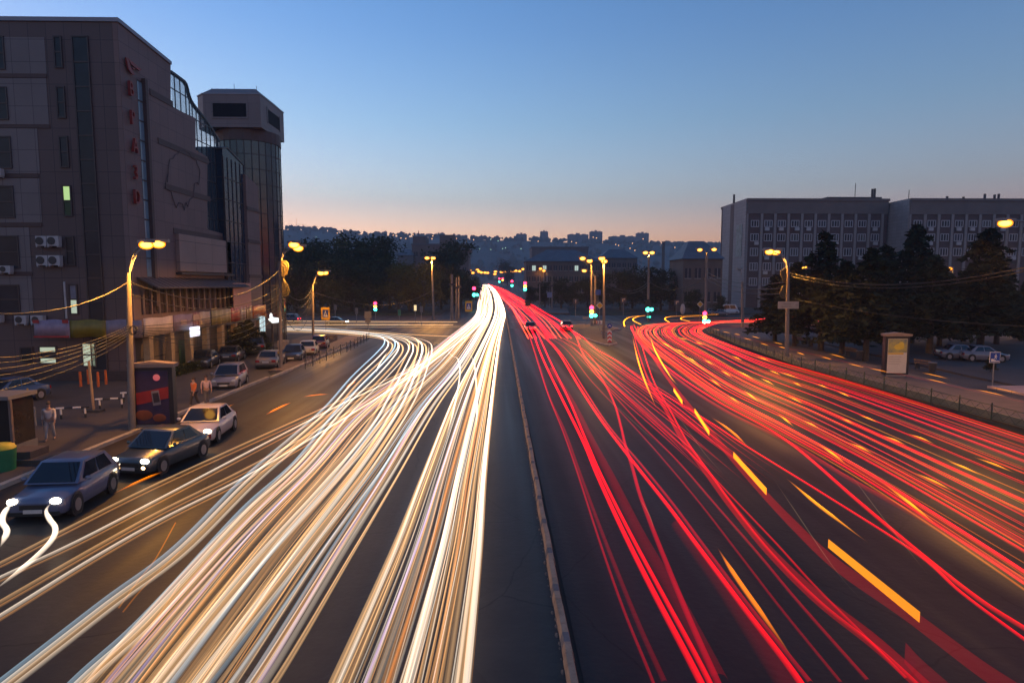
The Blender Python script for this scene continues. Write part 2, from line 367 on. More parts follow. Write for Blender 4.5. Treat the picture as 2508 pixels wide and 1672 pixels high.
b = MB(); b.box(-62, BX - .1, 44.86, 44.995, .0, fZ(150, 908)); b.build('plinth', pm('plinth_stone', (.045, .03, .03), .7, .2), ob)
# slot window on the street side, beside the sign letters
p0, p1 = SX(335, 200, BX), SX(346, 200, BX); z1_, z0_ = SX(335, 196, BX).z, 5.3
b = MB(); b.box(BX, BX + .03, p0.y, p1.y, z0_, z1_); sw = b.build('slot_window', M_glassb, ob)
b = MB()
z = z1_
while z > z0_ + .5: b.box(BX + .031, BX + .06, p0.y, p1.y, z - .05, z + .05); z -= 1.42
o = b.build('mullion', M_frame, ob); o.parent = sw
b = MB(); b.box(BX + .002, BX + .28, p1.y + .01, p1.y + .34, z0_, z1_ + .3); b.build('brown_fin', M_brown, ob)
# glass roof wall that sweeps down behind the panels (slightly set back), with its mullions
crv = [SX(418, 176, BX - .4), SX(440, 192, BX - .4), SX(457, 208, BX - .4), SX(470, 250, BX - .4), SX(506, 298, BX - .4), SX(542, 354, BX - .4)]
yg1 = SX(529, 450, BX - .4).y
b = MB(); xg = BX - .4
low = lambda y: 20.5 if y < ys_[3][0] - .2 else (17.8 if y < ys_[5][0] - .2 else 10.5)
cur = smooth_path([(p.y, p.z, 0) for p in crv], 24)
cur = [(p.x, p.y) for p in cur if p.x < yg1 + 1.2]
for (ya, za), (yb, zb) in zip(cur, cur[1:]):
    l_ = min(low(ya), low(yb)); b.add([(xg, ya, l_), (xg, yb, l_), (xg, yb, zb), (xg, ya, za)], [(0, 1, 2, 3)])
    b.add([(xg, ya, za), (xg, yb, zb), (xg - 9, yb, zb), (xg - 9, ya, za)], [(0, 1, 2, 3)])
M_clear = pm('clear_glass', (.10, .16, .20), .06, .2, .6, spec=.6); M_clear.node_tree.nodes['Principled BSDF'].inputs['Alpha'].default_value = .32
gr = b.build('glass_roof', M_clear, ob)
b = MB(); M_mull = pm('mullion', (.05, .055, .065), .5, .1)
for k in range(1, len(cur) - 1, 2): ya, za = cur[k]; b.box(xg + .002, xg + .07, ya - .035, ya + .035, low(ya), za)
for z in (22.8, 21.3, 19.6, 18.1, 16.4, 14.7, 13.0, 11.4):
    yend = max([y for y, zz in cur if zz > z] or [50]); yst = 49.8 if z > 21 else (53.6 if z > 18.4 else 55.9)
    if yend > yst: b.box(xg + .002, xg + .06, yst, yend, z - .035, z + .035)
for (ya, za), (yb, zb) in zip(cur, cur[1:]): b.extr([(xg + .08, ya, za - .06), (xg + .08, yb, zb - .06), (xg + .08, yb, zb + .12), (xg + .08, ya, za + .12)], (-.3, 0, 0))
o = b.build('mullion', M_mull, ob); o.parent = gr
# dark glass bay beyond the panels, with a pitched top
def SXY(px, py, x): p = SX(px, py, x); return p
x0 = BX - .8; yb0, yb1 = SX(547, 430, BX + .3).y, SX(597, 430, BX + .3).y
zb = SX(549, 360, BX + .3).z
b = MB(); b.extr([(x0 + 1.1, yb0, 0), (x0 + 1.1, yb0, zb - .3), (x0 + 1.1, yb0 + 1.0, zb), (x0 + 1.1, yb1, zb - .9), (x0 + 1.1, yb1, 0)], (-2.6, 0, 0))
bay = recalc(b.build('glass_bay', pm('bay_glass', (.02, .035, .06), .15, .3, .6, spec=.25), ob))
b = MB()
for k in range(6): y = yb0 + (yb1 - yb0) * k / 5; b.box(x0 + 1.102, x0 + 1.16, y - .04, y + .04, 0, zb - .9)
for z in range(3, int(zb), 2): b.box(x0 + 1.102, x0 + 1.15, yb0, yb1, z - .04, z + .04); b.box(x0 - 1.4, x0 + 1.1, yb0 - .06, yb0 - .002, z - .04, z + .04)
for k in range(4): b.box(x0 + 1 - k * .6, x0 + 1.06 - k * .6, yb0 - .05, yb0 - .003, 0, zb - .9)
b.extr([(x0 + 1.17, yb0 - .1, zb - .34), (x0 + 1.17, yb0 + 1.0, zb - .02), (x0 + 1.17, yb1, zb - .92), (x0 + 1.17, yb1, zb - .74), (x0 + 1.17, yb0 + 1.0, zb + .14), (x0 + 1.17, yb0 - .1, zb - .16)], (-2.7, 0, 0))
o = recalc(b.build('mullion', M_frame, ob)); o.parent = bay
# stone pier with a slanting top, then the round stair tower with its boxy head
b = MB(); ya, yb_ = SX(604, 500, BX + .6).y, SX(634, 500, BX + .6).y
b.extr([(BX + .6, ya, 0), (BX + .6, ya, SX(604, 428, BX + .6).z), (BX + .6, yb_, SX(634, 458, BX + .6).z), (BX + .6, yb_, 0)], (-6, 0, 0)); recalc(b.build('pier', M_p3, ob))
b = MB()
for z in (4.2, 7.6, 11.2, 14.5): b = MB(); b.box(BX + .602, BX + .68, ya - .05, yb_ + .05, z, z + .35); b.build('pier_band', M_brown, ob)
tcx, tcy, trr = P(612, 430, 78).x, 78.0, 3.6
zt0, zt1 = P(600, 322, 76).z, P(560, 226, 76).z
b = MB(); n = 28
pts = [(tcx + trr * math.cos(2 * math.pi * k / n), tcy + trr * math.sin(2 * math.pi * k / n)) for k in range(n)]
b.prism(pts, 0, zt0 - 1.3); tw = b.build('stair_tower', glass('tower_glass', (.035, .045, .06), .08), ob)
b = MB()
for z in [1.7 * k for k in range(1, int((zt0 - 1.3) / 1.7) + 1)]:
    rr = trr + .03; b.prism([(tcx + rr * math.cos(2 * math.pi * k / n), tcy + rr * math.sin(2 * math.pi * k / n)) for k in range(n)], z - .05, z + .05)
for k in range(n):
    w = 2 * math.pi * k / n; b.box(tcx + trr * math.cos(w) - .05, tcx + trr * math.cos(w) + .05, tcy + trr * math.sin(w) - .05, tcy + trr * math.sin(w) + .05, 0, zt0 - 1.3)
o = b.build('mullion', M_frame, ob); o.parent = tw
b = MB(); rr = trr + .12; b.prism([(tcx + rr * math.cos(2 * math.pi * k / n), tcy + rr * math.sin(2 * math.pi * k / n)) for k in range(n)], zt0 - 1.29, zt0 - .01)
b.build('tower_collar', M_brown, ob)
hx0, hx1, hy0, hy1 = P(484, 270, 75).x, P(638, 270, 74).x, 74.0, 81.8; c = 1.1
oct_ = [(hx0 + c, hy0), (hx1, hy0), (hx1, hy1), (hx0 + c, hy1), (hx0, hy1 - c), (hx0, hy0 + c)]
ins = lambda q, d: [(x + (d if x < -32 else -d), y + (d if y < 78 else -d)) for x, y in q]
b = MB(); b.prism(oct_, zt0, zt1 - .7); b.prism(oct_, zt1 - .695, zt1, top=ins(oct_, .75))
recalc(b.build('tower_head', pm('tower_panel', (.18, .145, .145), .55, .1, .25, brick=(2.4, 2.3, .012, (.07, .055, .06))), ob))
b = MB(); b.prism(ins(oct_, -.06), zt1 - .82, zt1 - .70); b.build('tower_eave', pm('parapet_metal', (.24, .25, .30)), ob)
b = MB(); zc = (zt0 + zt1 - .7) / 2; b.box(hx0 + 2.2, hx1 - 1.6, hy0 - .03, hy0, zc - .75, zc + .75); tv = b.build('louvre', pm('louvre_dark', (.012, .012, .016), .7, .2, spec=.1), ob)
b = MB(); b.box(hx1, hx1 + .03, hy0 + 2.2, hy1 - 1.6, zc - .8, zc + .75); b.build('louvre', pm('louvre_dark', (.012, .012, .016)), ob)
b = MB()
for (a, d, z0, z1) in ((hx0 + 2.0, hx0 + 2.2, zc - .95, zc + .95), (hx1 - 1.6, hx1 - 1.4, zc - .95, zc + .95)): b.box(a, d, hy0 - .06, hy0 - .001, z0, z1)
b.box(hx0 + 2.2, hx1 - 1.6, hy0 - .06, hy0 - .001, zc + .76, zc + .95); b.box(hx0 + 2.2, hx1 - 1.6, hy0 - .06, hy0 - .001, zc - .95, zc - .76)
o = b.build('louvre_frame', M_p2, ob); o.parent = tv; b = MB(); b.box(hx1 + .001, hx1 + .06, hy0 + 2.0, hy0 + 2.2, zc - .95, zc + .95); b.box(hx1 + .001, hx1 + .06, hy1 - 1.6, hy1 - 1.4, zc - .95, zc + .95)
o = b.build('louvre_frame', M_p2, ob); o.parent = tv
b = MB()
for k in range(5): b.tube([(hx0 + 1.5 + k * 1.3, hy0 + 1.5 + (k % 2), zt1), (hx0 + 1.5 + k * 1.3, hy0 + 1.5 + (k % 2), zt1 + .3 + .25 * (k % 3))], .03, 5)
b.build('roof_pipe', M_dark, ob)
# fascia panels above the entrance (billboard of pale sheets), awning, and strip glazing below it
p, q = SX(429, 580, BX), SX(556, 580, BX)
b = MB(); zA, zB = SX(480, 580, BX).z, SX(440, 664, BX).z
b.box(BX + .01, BX + .3, p.y, q.y, zB, zA); b.build('fascia_panel', pm('fascia', (.30, .20, .17), .5, .12, .3, brick=(3.1, 1.75, .02, (.06, .045, .045))), ob)
b = MB(); b.box(BX + .01, BX + .5, p.y - .2, q.y + .2, zB - .28, zB - .1); b.build('ledge', M_dark, ob)
ya, yb_ = SX(345, 700, BX).y, SX(600, 700, BX + 1).y
b = MB(); za = SX(430, 680, BX).z
b.extr([(BX + .02, 45.6, za), (BX + 1.5, 45.6, za - .75), (BX + 1.5, 45.6, za - .83), (BX + .02, 45.6, za - .1)], (0, yb_ - 45.6, 0))
aw = recalc(b.build('awning', pm('awning_metal', (.06, .05, .058), .5, .2, .6), ob))
b = MB(); y = 45.6
while y < yb_: b.extr([(BX + .02, y, za + .003), (BX + 1.5, y, za - .747), (BX + 1.5, y, za - .72), (BX + .02, y, za + .03)], (0, .05, 0)); y += .75
o = recalc(b.build('rib', M_dark, ob)); o.parent = aw
b = MB(); b.box(BX + .01, BX + .04, 46.0, yb_ - 1, 4.75, za - .9); sg = b.build('strip_window', glass('strip_glass', (.045, .032, .03), .15), ob)
b = MB(); y = 46.0
while y < yb_ - 1: b.box(BX + .041, BX + .16, y, y + .22, 4.75, za - .9); y += 1.05
o = b.build('mullion', pm('strip_mullion', (.12, .085, .08), .6), ob); o.parent = sg
# ground floor arcade: columns, soffit, recessed wall
CX = BX + .95; b = MB(); b.box(BX - 2.5, CX, 44.1, 68, 3.25, 3.45); b.build('soffit', M_dark, ob)
b = MB(); b.box(BX + .002, BX + .03, 45, 67, 0, 3.2); b.build('shopfront', pm('shopfront', (.10, .075, .05), .6, .3, .4, brick=(2.3, 1.5, .05, (.03, .025, .02))), ob)
y = 45.2
while y < 67.5:
    b = MB(); b.box(CX - .5, CX - .05, y, y + .5, 0, 3.24); b.build('column', pm('column_plaster', (.28, .20, .11), .7, .15), ob); y += 2.95
b = MB(); b.box(BX + .05, BX + .09, 50.9, 51.9, .1, 2.4); b.build('door', pm('green_door', (.03, .07, .03), .5), ob)
# air conditioners on the front
def ac(px0, py0, px1, py1):
    xm, ym = (px0 + px1) / 2, (py0 + py1) / 2; X0, X1, Z0, Z1 = fX(px0, ym), fX(px1, ym), fZ(xm, py1), fZ(xm, py0)
    b = MB(); b.box(X0, X1, 44.55, 44.89, Z0, Z1); b.box(X0 + .05, X0 + .1, 44.5, 44.9, Z0 - .1, Z0 - .003); b.box(X1 - .1, X1 - .05, 44.5, 44.9, Z0 - .1, Z0 - .003)
    u = b.build('air_conditioner', M_acw, ob)
    b = MB(); b.cyl((X0 + (X1 - X0) * .38, 44.53, (Z0 + Z1) / 2), (0, 1, 0), (Z1 - Z0) * .40, .03, 16); g = b.build('fan_grille', M_dark, ob); g.parent = u
for a in ((98, 579, 124, 603), (126, 579, 154, 603), (100, 626, 127, 650), (129, 626, 157, 650), (8, 651, 37, 668), (47, 772, 75, 792), (86, 772, 116, 792), (0, 768, 14, 786), (-14, 415, 14, 433)): ac(*a)
b = MB(); b.tube([P(157, 690, 44.7), P(163, 780, 44.7)], .06, 6); b.build('flue_pipe', M_acw, ob)
# red sign letters running down the street side, and the winged emblem over them
M_red = pm('sign_red', (.24, .03, .022), .45, .1)
def text_mesh(body, size, depth=.06):
    cu = bpy.data.curves.new('lettering', 'FONT'); cu.body = body; cu.size = size; cu.extrude = depth; cu.align_x = 'CENTER'; cu.align_y = 'CENTER'
    to = bpy.data.objects.new('lettering', cu); COL.objects.link(to); dg = bpy.context.evaluated_depsgraph_get()
    me = bpy.data.meshes.new_from_object(to.evaluated_get(dg)); bpy.data.objects.remove(to); return me
for ch, px, py in (('B', 319, 219), ('P', 323, 290), ('A', 329, 358), ('3', 331, 424), ('D', 334, 484)):
    me = text_mesh(ch, 1.45, .10); p = SX(px, py, BX + .2)
    o = bpy.data.objects.new('sign_letter', me); COL.objects.link(o); me.materials.append(M_red); o.parent = ob; o.location = Vector((BX + .2, p.y + .05, p.z)) - ORG[ob.name]
    o.rotation_euler = (R(90), 0, R(90)); o.scale = (.62, 1, 1)
b = MB()
for pts in ([(305, 141), (310, 143), (317, 165), (326, 184), (320, 182), (311, 170)], [(310, 143), (344, 172), (338, 174), (318, 158)], [(318, 165), (328, 168), (324, 171)]):
    b.extr([SX(x, y, BX + .1) for x, y in pts], (.12, 0, 0))
recalc(b.build('sign_emblem', M_red, ob))
# contour map drawn in thin metal on the panels
mp = [(x / 3.357, y / 3.357) for x, y in ((1475, 1240), (1465, 1265), (1440, 1275), (1425, 1305), (1395, 1310), (1390, 1345), (1385, 1400), (1378, 1500))] + [(x / 3.357, 420 + y / 3.357) for x, y in ((1385, 5), (1370, 60), (1355, 140), (1385, 150), (1410, 170), (1420, 220), (1450, 300), (1470, 255), (1500, 265), (1515, 320), (1530, 255), (1545, 290), (1560, 235), (1590, 210), (1600, 100), (1620, 90), (1635, 110), (1645, 5))] + [(x / 3.357, y / 3.357) for x, y in ((1640, 1390), (1620, 1350), (1615, 1320), (1580, 1300), (1550, 1255), (1520, 1240), (1500, 1230), (1475, 1240))]
b = MB(); b.tube([SX(x, y, BX + .05) for x, y in mp], .028, 5); b.build('map_outline', pm('map_line', (.085, .055, .055), .6), ob)

# banners hung along the arcade, each a sheet of its own
BAN = [(85, 173, 44.0, (.26, .20, .27)), (173, 262, 44.0, (.18, .14, .012)), (262, 350, 44.0, (.20, .16, .19))]
bl = ['violet white banner with red corners', 'olive yellow banner', 'lilac grey banner']
zb0, zb1 = P(200, 826, 44).z, P(200, 783, 44).z
for (a, c, Y, col), l in zip(BAN, bl):
    b = MB(); X0, X1 = P(a, 805, 44).x, P(c, 805, 44).x; n = 8
    for i in range(n + 1):
        for z in (zb0, zb1): b.v.append((X0 + (X1 - X0 - .03) * i / n, 43.95 + .05 * math.sin(i * 1.1 + a), z + .04 * math.sin(i + a)))
    for i in range(n): b.f.append([2 * i, 2 * i + 2, 2 * i + 3, 2 * i + 1]); b.mi.append(0); b.sm.append(True)
    o = b.build('banner', pm('ban_%d' % a, col, .5, .25, 1.5), None); sm_ = o.modifiers.new('thickness', 'SOLIDIFY'); sm_.thickness = .03; tag(o, l + ' across the front of the panel clad office block', 'banner', 'banners over the arcade')
    if a == 85:
        b = MB(); b.box(X0, X0 + .42, 43.84, 43.87, zb1 - .22, zb1); b.box(X1 - .45, X1 - .05, 43.84, 43.87, zb1 - .22, zb1); b.box(X0, X1 - .05, 43.84, 43.87, zb0, zb0 + .12)
        ORG[o.name] = o.location.copy(); b.build('red_patch', pm('banred', (.35, .03, .03)), o)
sides = [(352, 425, (.45, .36, .30), 'crumpled silvery banner'), (426, 474, (.14, .10, .16), 'plum banner with two pale spots'), (474, 489, (.22, .09, .09), 'narrow dusky red banner'), (489, 517, (.33, .25, .19), 'plain beige banner'), (519, 543, (.26, .20, .06), 'dull yellow banner'), (543, 566, (.26, .21, .10), 'straw coloured banner'),
         (566, 590, (.34, .05, .03), 'bright red banner'), (590, 604, (.36, .27, .22), 'narrow cream banner'), (604, 620, (.34, .21, .08), 'amber banner'), (620, 653, (.48, .11, .015), 'orange banner at the far end')]
for a, c, col, l in sides:
    xx = CX + .1; p, q = SX(a, 790, xx), SX(c, 790, xx); b = MB(); n = 8
    for i in range(n + 1):
        for z in (zb0, zb1 + .05): b.v.append((xx + .035 * math.sin(i * 1.4 + a), p.y + (q.y - p.y - .03) * i / n, z + .03 * math.sin(i + a) + .012 * (p.y - 44)))
    for i in range(n): b.f.append([2 * i, 2 * i + 2, 2 * i + 3, 2 * i + 1]); b.mi.append(0); b.sm.append(True)
    o = b.build('banner', pm('ban_%d' % a, col, .4, .22, 1.5, bump=.3), None); sm_ = o.modifiers.new('thickness', 'SOLIDIFY'); sm_.thickness = .03; tag(o, l + ' on the street side of the arcade', 'banner', 'banners over the arcade')
    if a == 426:
        ORG[o.name] = o.location.copy(); b = MB(); ym = p.y + (q.y - p.y) * .3; b.box(xx + .06, xx + .075, ym, ym + .9, 3.75, 4.15); b.build('pale_spot', pm('banspot', (.30, .22, .2)), o); b = MB(); b.box(xx + .06, xx + .075, ym + 2, ym + 3, 4.0, 4.5); b.build('pale_spot', pm('banspot', (.30, .22, .2)), o)
p, q = SX(550, 720, BX + .2), SX(594, 720, BX + .2); b = MB(); b.box(BX + .98, BX + 1.06, p.y, q.y, SX(572, 757, BX).z, SX(572, 693, BX).z)
tag(b.build('billboard', pm('pinkboard', (.42, .20, .16), .5, .12, .8)), 'dusky pink billboard hung above the orange end of the banner row', 'billboard')
p = P(465, 812, 50); b = MB(); b.box(-24.95, -24.80, 50.6, 52.0, 2.72, 3.5); tag(b.build('lit_sign', em('sign_white', (.82, .84, 1.0), 1.6)), 'small glowing white sign over the green shop door', 'sign')
t = thing('shop_sign', 'glowing white boot shaped sign beside the second street lamp', 'sign', P(668, 790, 62))
b = MB(); p0 = P(660, 772, 62); b.ball(P(664, 775, 62), .16, .12, .35, 10, 6); b.tube([P(662, 778, 62), P(668, 784, 62), P(688, 784, 62)], [.28, .3, .2], 8); b.ball(P(678, 784, 62), .55, .18, .24, 10, 6)
b.build('glowing_tube', em('sign_white2', (.85, .95, .95), 1.5), t); b = MB(); b.tube([P(668, 789, 62), (P(668, 789, 62).x, 62, .1)], .05, 6); b.build('post', M_dark, t)
b = MB(); 
for a in (634, 639, 645): b.box(P(a, 800, 66).x, P(a + 4, 800, 66).x, 66, 66.1, 2.0, 3.6)
tag(b.build('lit_window', em('win_cyan', (.6, .85, .9), .8)), 'three glowing bluish window strips under the orange banner', 'window')['kind'] = 'stuff'

# ---- the long office house across the plaza
M_rw = pm('pale_cladding', (.27, .245, .24), .6, .08, .3, brick=(2.0, .9, .02, (.09, .085, .09)))
M_rb = pm('brick_brown', (.09, .055, .05), .8, .2, .5); M_rp = pm('pilaster_pale', (.25, .22, .21), .7, .1); M_rc = pm('cornice_brown', (.15, .118, .105), .75, .12, .3)
M_wfr = pm('white_frame', (.36, .35, .36), .5, .08)
Y1, Y2 = 174.0, 165.6
rb = thing('office_house', 'long five storey brown office house with pale pilasters beyond the plaza conifers', 'building', (90, Y1, 0))
def blk(Y, xa, xb, nb, x_first, pitch, hide):
    X0, X1 = P(xa, 600, Y).x, P(xb, 600, Y).x; zt = P(xa, 486, Y).z
    b = MB(); b.box(X0, X1, Y, Y + 20, 0, zt - 4.2); recalc(b.build('wall', M_rb, rb))
    b = MB(); b.box(X0 - .02, X1 + .02, Y - .25, Y + 20, zt - 4.195, zt - .7); b.box(X0 - .2, X1 + .2, Y - .5, Y + 20.2, zt - .695, zt); b.build('cornice', M_rc, rb)
    b = MB(); b.box(X0 - .02, P(x_first - 4, 600, Y).x, Y - .24, Y + 1, 0, zt - 4.2); b.build('end_pier', M_rp, rb)
    rows = [(P(xa, 539, Y).z, P(xa, 556, Y).z), (P(xa, 572, Y).z, P(xa, 591, Y).z), (P(xa, 607, Y).z, P(xa, 627, Y).z), (P(xa, 643, Y).z, P(xa, 663, Y).z), (P(xa, 680, Y).z, P(xa, 700, Y).z)]
    pil = None
    for k in range(nb):
        xa_ = P(x_first + k * pitch, 600, Y).x; xb_ = P(x_first + k * pitch + pitch - 7, 600, Y).x
        if xb_ > X1 + 30: break
        b = MB(); b.box(xb_ + .02, xb_ + .72, Y - .3, Y + .1, 0, zt - 4.2); b.build('pilaster', M_rp, rb)
        for r_, (z1, z0) in enumerate(rows):
            if (k, r_) in hide: continue
            wa, wb = xa_ + .35, xb_ - .3; w = MB()
            w.box(wa, wa + .2, Y - .12, Y - .003, z0, z1); w.box(wb - .2, wb, Y - .12, Y - .003, z0, z1); w.box(wa + .2, wb - .2, Y - .12, Y - .003, z1 - .2, z1); w.box(wa + .2, wb - .2, Y - .16, Y - .003, z0, z0 + .22)
            for f_ in (.36, .68): x = wa + (wb - wa) * f_; w.box(x - .1, x + .1, Y - .12, Y - .003, z0 + .22, z1 - .2)
            wo = w.build('window', M_wfr, rb)
            g = MB(); g.box(wa + .2, wb - .2, Y - .05, Y - .01, z0 + .22, z1 - .2); po = g.build('pane', rnd.choice([pm('office_pane', (.022, .022, .028), .4, .3, .3, spec=.2)] * 3 + [pm('office_pane_curtain', (.10, .09, .085), .6, .3, .8, spec=.2), pm('office_pane_blind', (.055, .055, .07), .5, .3, .5, spec=.25)]), rb); po.parent = wo
            if rnd.random() < .3:
                a = MB(); x = rnd.uniform(wa, wb - 1.2); a.box(x, x + 1.2, Y - .6, Y - .17, z0 - 1.0, z0 - .15); a.build('air_conditioner', M_acw, rb)
    return X0, X1, zt
hid1 = {(k, r_) for k in range(3, 11) for r_ in (4,)} | {(k, 3) for k in range(4, 11)}
A0, A1, AZ = blk(Y1, 1827, 2170, 10, 1834, 32.7, hid1)
hid2 = {(k, r_) for k in range(0, 12) for r_ in (3, 4)} | {(9, 2), (10, 2), (11, 2)}
B0, B1, BZ = blk(Y2, 2224, 2640, 10, 2231, 33.6, hid2)
b = MB(); b.box(A0 - .3, A0, Y1 + .02, 192, 0, AZ - .1); b.build('side_wall', M_rw, rb)
b = MB(); b.box(A0 - .36, A0 - .302, 183.0, 185.6, 0, AZ - .5); b.build('brown_band', M_brown, rb)
b = MB(); b.box(A0 - .42, A0 - .302, 176.2, 180.5, P(1808, 628, 178).z, P(1808, 550, 178).z); b.build('poster', pm('poster_pale', (.30, .32, .33), .6, .4, .6, col2=(.16, .19, .13)), rb)
b = MB(); b.box(B0 - .3, B0, Y2 + .02, Y2 + 12, 0, BZ - .1); b.build('side_wall', M_rw, rb)
b = MB(); b.box(A1, B0 - .31, Y1 + 3, Y1 + 8, 0, AZ - 1.5); b.build('link_wall', M_dark, rb)
b = MB(); b.box(P(2040, 480, Y1).x, P(2176, 480, Y1).x, Y1 + 3, Y1 + 9, AZ, AZ + .9); b.build('roof_ledge', M_dark, rb)
b = MB()
for px, h, Y, Z in ((1798, 2.2, 182, AZ), (2094, 4.0, 178, AZ + .8), (2136, 2.5, 178, AZ + .8), (2142, 2.6, 178, AZ + .8), (2226, 2.6, 168, BZ), (2320, .9, 168, BZ), (2360, .8, 168, BZ), (2412, 1.6, 168, BZ), (2436, 1.4, 168, BZ), (2446, 1.6, 168, BZ)):
    X = P(px, 480, Y).x; b = MB(); b.tube([(X, Y, Z - .3), (X, Y, Z + h)], .09 if px in (2094, 2226) else .3, 6); b.build('roof_mast', M_dark, rb)

# ---- lesser houses, each a thing
def house(name, label, px0, px1, ytop, Y, depth, wall, roof='flat', rh=4.0, win=None, cat='building', eave=.5, lit=()):
    X0, X1 = P(px0, 700, Y).x, P(px1, 700, Y).x; zg = gz(Y); zt = P((px0 + px1) / 2, ytop, Y).z
    t = thing(name, label, cat, ((X0 + X1) / 2, Y, zg)); b = MB(); b.box(X0, X1, Y, Y + depth, zg - 1, zt); b.build('wall', wall, t)
    mr = pm('roof_slate', (.10, .10, .115), .6, .2, .5); rb_ = MB()
    if roof == 'flat': rb_.box(X0 - .3, X1 + .3, Y - .3, Y + depth + .3, zt + .003, zt + .6)
    elif roof == 'hip':
        e_ = eave; i_ = min((X1 - X0) * .3, depth * .5)
        rb_.prism([(X0 - e_, Y - e_), (X1 + e_, Y - e_), (X1 + e_, Y + depth + e_), (X0 - e_, Y + depth + e_)], zt + .003, zt + rh, top=[(X0 + i_, Y + depth * .45), (X1 - i_, Y + depth * .45), (X1 - i_, Y + depth * .55), (X0 + i_, Y + depth * .55)])
    recalc(rb_.build('roof', mr, t))
    if win:
        nx, nz, w, h = win
        for i in range(nx):
            for k in range(nz):
                x = X0 + (X1 - X0) * (i + .5) / nx; z = zg + 1.2 + (zt - zg - 1.5) * (k + .45) / nz
                f = MB(); f.box(x - w / 2, x + w / 2, Y - .08, Y - .003, z - h / 2, z + h / 2); f.c = 1; f.box(x - w / 2 - .1, x + w / 2 + .1, Y - .14, Y - .081, z - h / 2 - .15, z - h / 2); f.box(x - .05, x + .05, Y - .12, Y - .081, z - h / 2, z + h / 2)
                f.build('window', [em('lit_far', (.75, .95, .8), .6) if (i, k) in lit else glass('dark_glass'), pm('sill_pale', (.3, .27, .25))], t)
    return t
M_hb = pm('house_brown', (.12, .085, .068), .8, .2, .3); M_hp = pm('house_rose', (.13, .10, .095), .8, .15, .3); M_hg = pm('house_grey', (.12, .115, .125), .8, .15, .3)
house('brick_house', 'long brown brick house with slate hip roof beside the outbound street', 1288, 1470, 640, 250, 18, M_hb, 'hip', 5.0, (14, 3, 1.4, 2.0), lit=((1, 2), (3, 2), (9, 2)))
house('apartment_house', 'flat roofed grey house rising behind the slate roofed brick house', 1302, 1440, 607, 330, 20, M_hg, 'flat')
house('brick_house', 'low brown house behind the far twin headed lamp', 1470, 1560, 632, 260, 14, M_hp, 'hip', 4.0, (7, 3, 1.4, 1.9))
house('brick_house', 'small two storey house next to the pale end wall of the long office', 1672, 1768, 634, 150, 12, M_hb, 'hip', 4.6, (4, 2, 1.5, 2.4))
t = house('stone_house', 'dark rose apartment house with roof turrets standing behind the park trees', 1010, 1148, 600, 290, 22, M_hp, 'flat', win=(7, 3, 1.6, 2.2))
b = MB()
for a, c, y0 in ((1010, 1042, 578), (1076, 1112, 574)): b = MB(); b.box(P(a, 600, 290).x, P(c, 600, 290).x, 292, 304, P(a, 602, 290).z, P(a, y0, 290).z); b.build('roof_turret', M_hp, t)
b = MB()
b.tube([P(1026, 580, 296), P(1025, 565, 296)], .15, 6); b.build('roof_pipe', M_hp, t)
b = MB(); b.prism([(P(1110, 610, 290).x, 288), (P(1152, 610, 290).x, 288), (P(1152, 610, 290).x, 312), (P(1110, 610, 290).x, 312)], P(1130, 612, 290).z, P(1130, 588, 290).z, top=[(P(1112, 610, 290).x, 299), (P(1118, 610, 290).x, 299), (P(1118, 610, 290).x, 301), (P(1112, 610, 290).x, 301)]); recalc(b.build('gable_roof', pm('roof_slate', (.1, .1, .115)), t))
house('grey_house', 'pale gabled house showing over the dark park trees', 975, 1012, 625, 285, 14, M_hg, 'hip', 3)
t = thing('church', 'church with thin spire and dark red roof among the park trees', 'church', (P(832, 690, 200).x, 200, gz(200)))
X = P(832, 690, 200).x; b = MB(); b.box(X - 4, X + 6, 200, 212, 0, P(832, 660, 200).z); b.build('nave', M_hp, t)
b = MB(); z0 = P(832, 659, 200).z; b.prism([(X - 5, 199), (X + 7, 199), (X + 7, 213), (X - 5, 213)], z0, z0 + 4.5, top=[(X - .5, 204), (X + 1.5, 204), (X + 1.5, 206), (X - .5, 206)]); recalc(b.build('roof', pm('roof_red', (.13, .045, .045)), t))
b = MB(); b.prism([(X - .8, 204), (X + 1.6, 204), (X + 1.6, 206.4), (X - .8, 206.4)], z0 + 3, P(832, 612, 200).z, top=[(X - .4, 204.4), (X + 1.2, 204.4), (X + 1.2, 206), (X - .4, 206)])
b.ball((X + .4, 205.2, P(832, 606, 200).z), .9, .9, 1.0, 10, 6); b.tube([(X + .4, 205.2, P(832, 606, 200).z), (X + .4, 205.2, P(832, 585, 200).z)], [.3, .04], 6); recalc(b.build('spire', M_hp, t))
t = thing('chimney', 'thin dark factory chimney standing behind the pale gabled house', 'chimney', (P(1623, 690, 420).x, 420, gz(420)))
b = MB(); X = P(1623, 690, 420).x; b.tube([(X, 420, 0), (X, 420, P(1623, 592, 420).z)], [1.3, .9], 10); b.build('stack', M_dark, t); b = MB(); b.cyl((X, 420, P(1623, 593, 420).z), (0, 0, 1), 1.1, .8, 10); b.build('rim', M_brown, t)

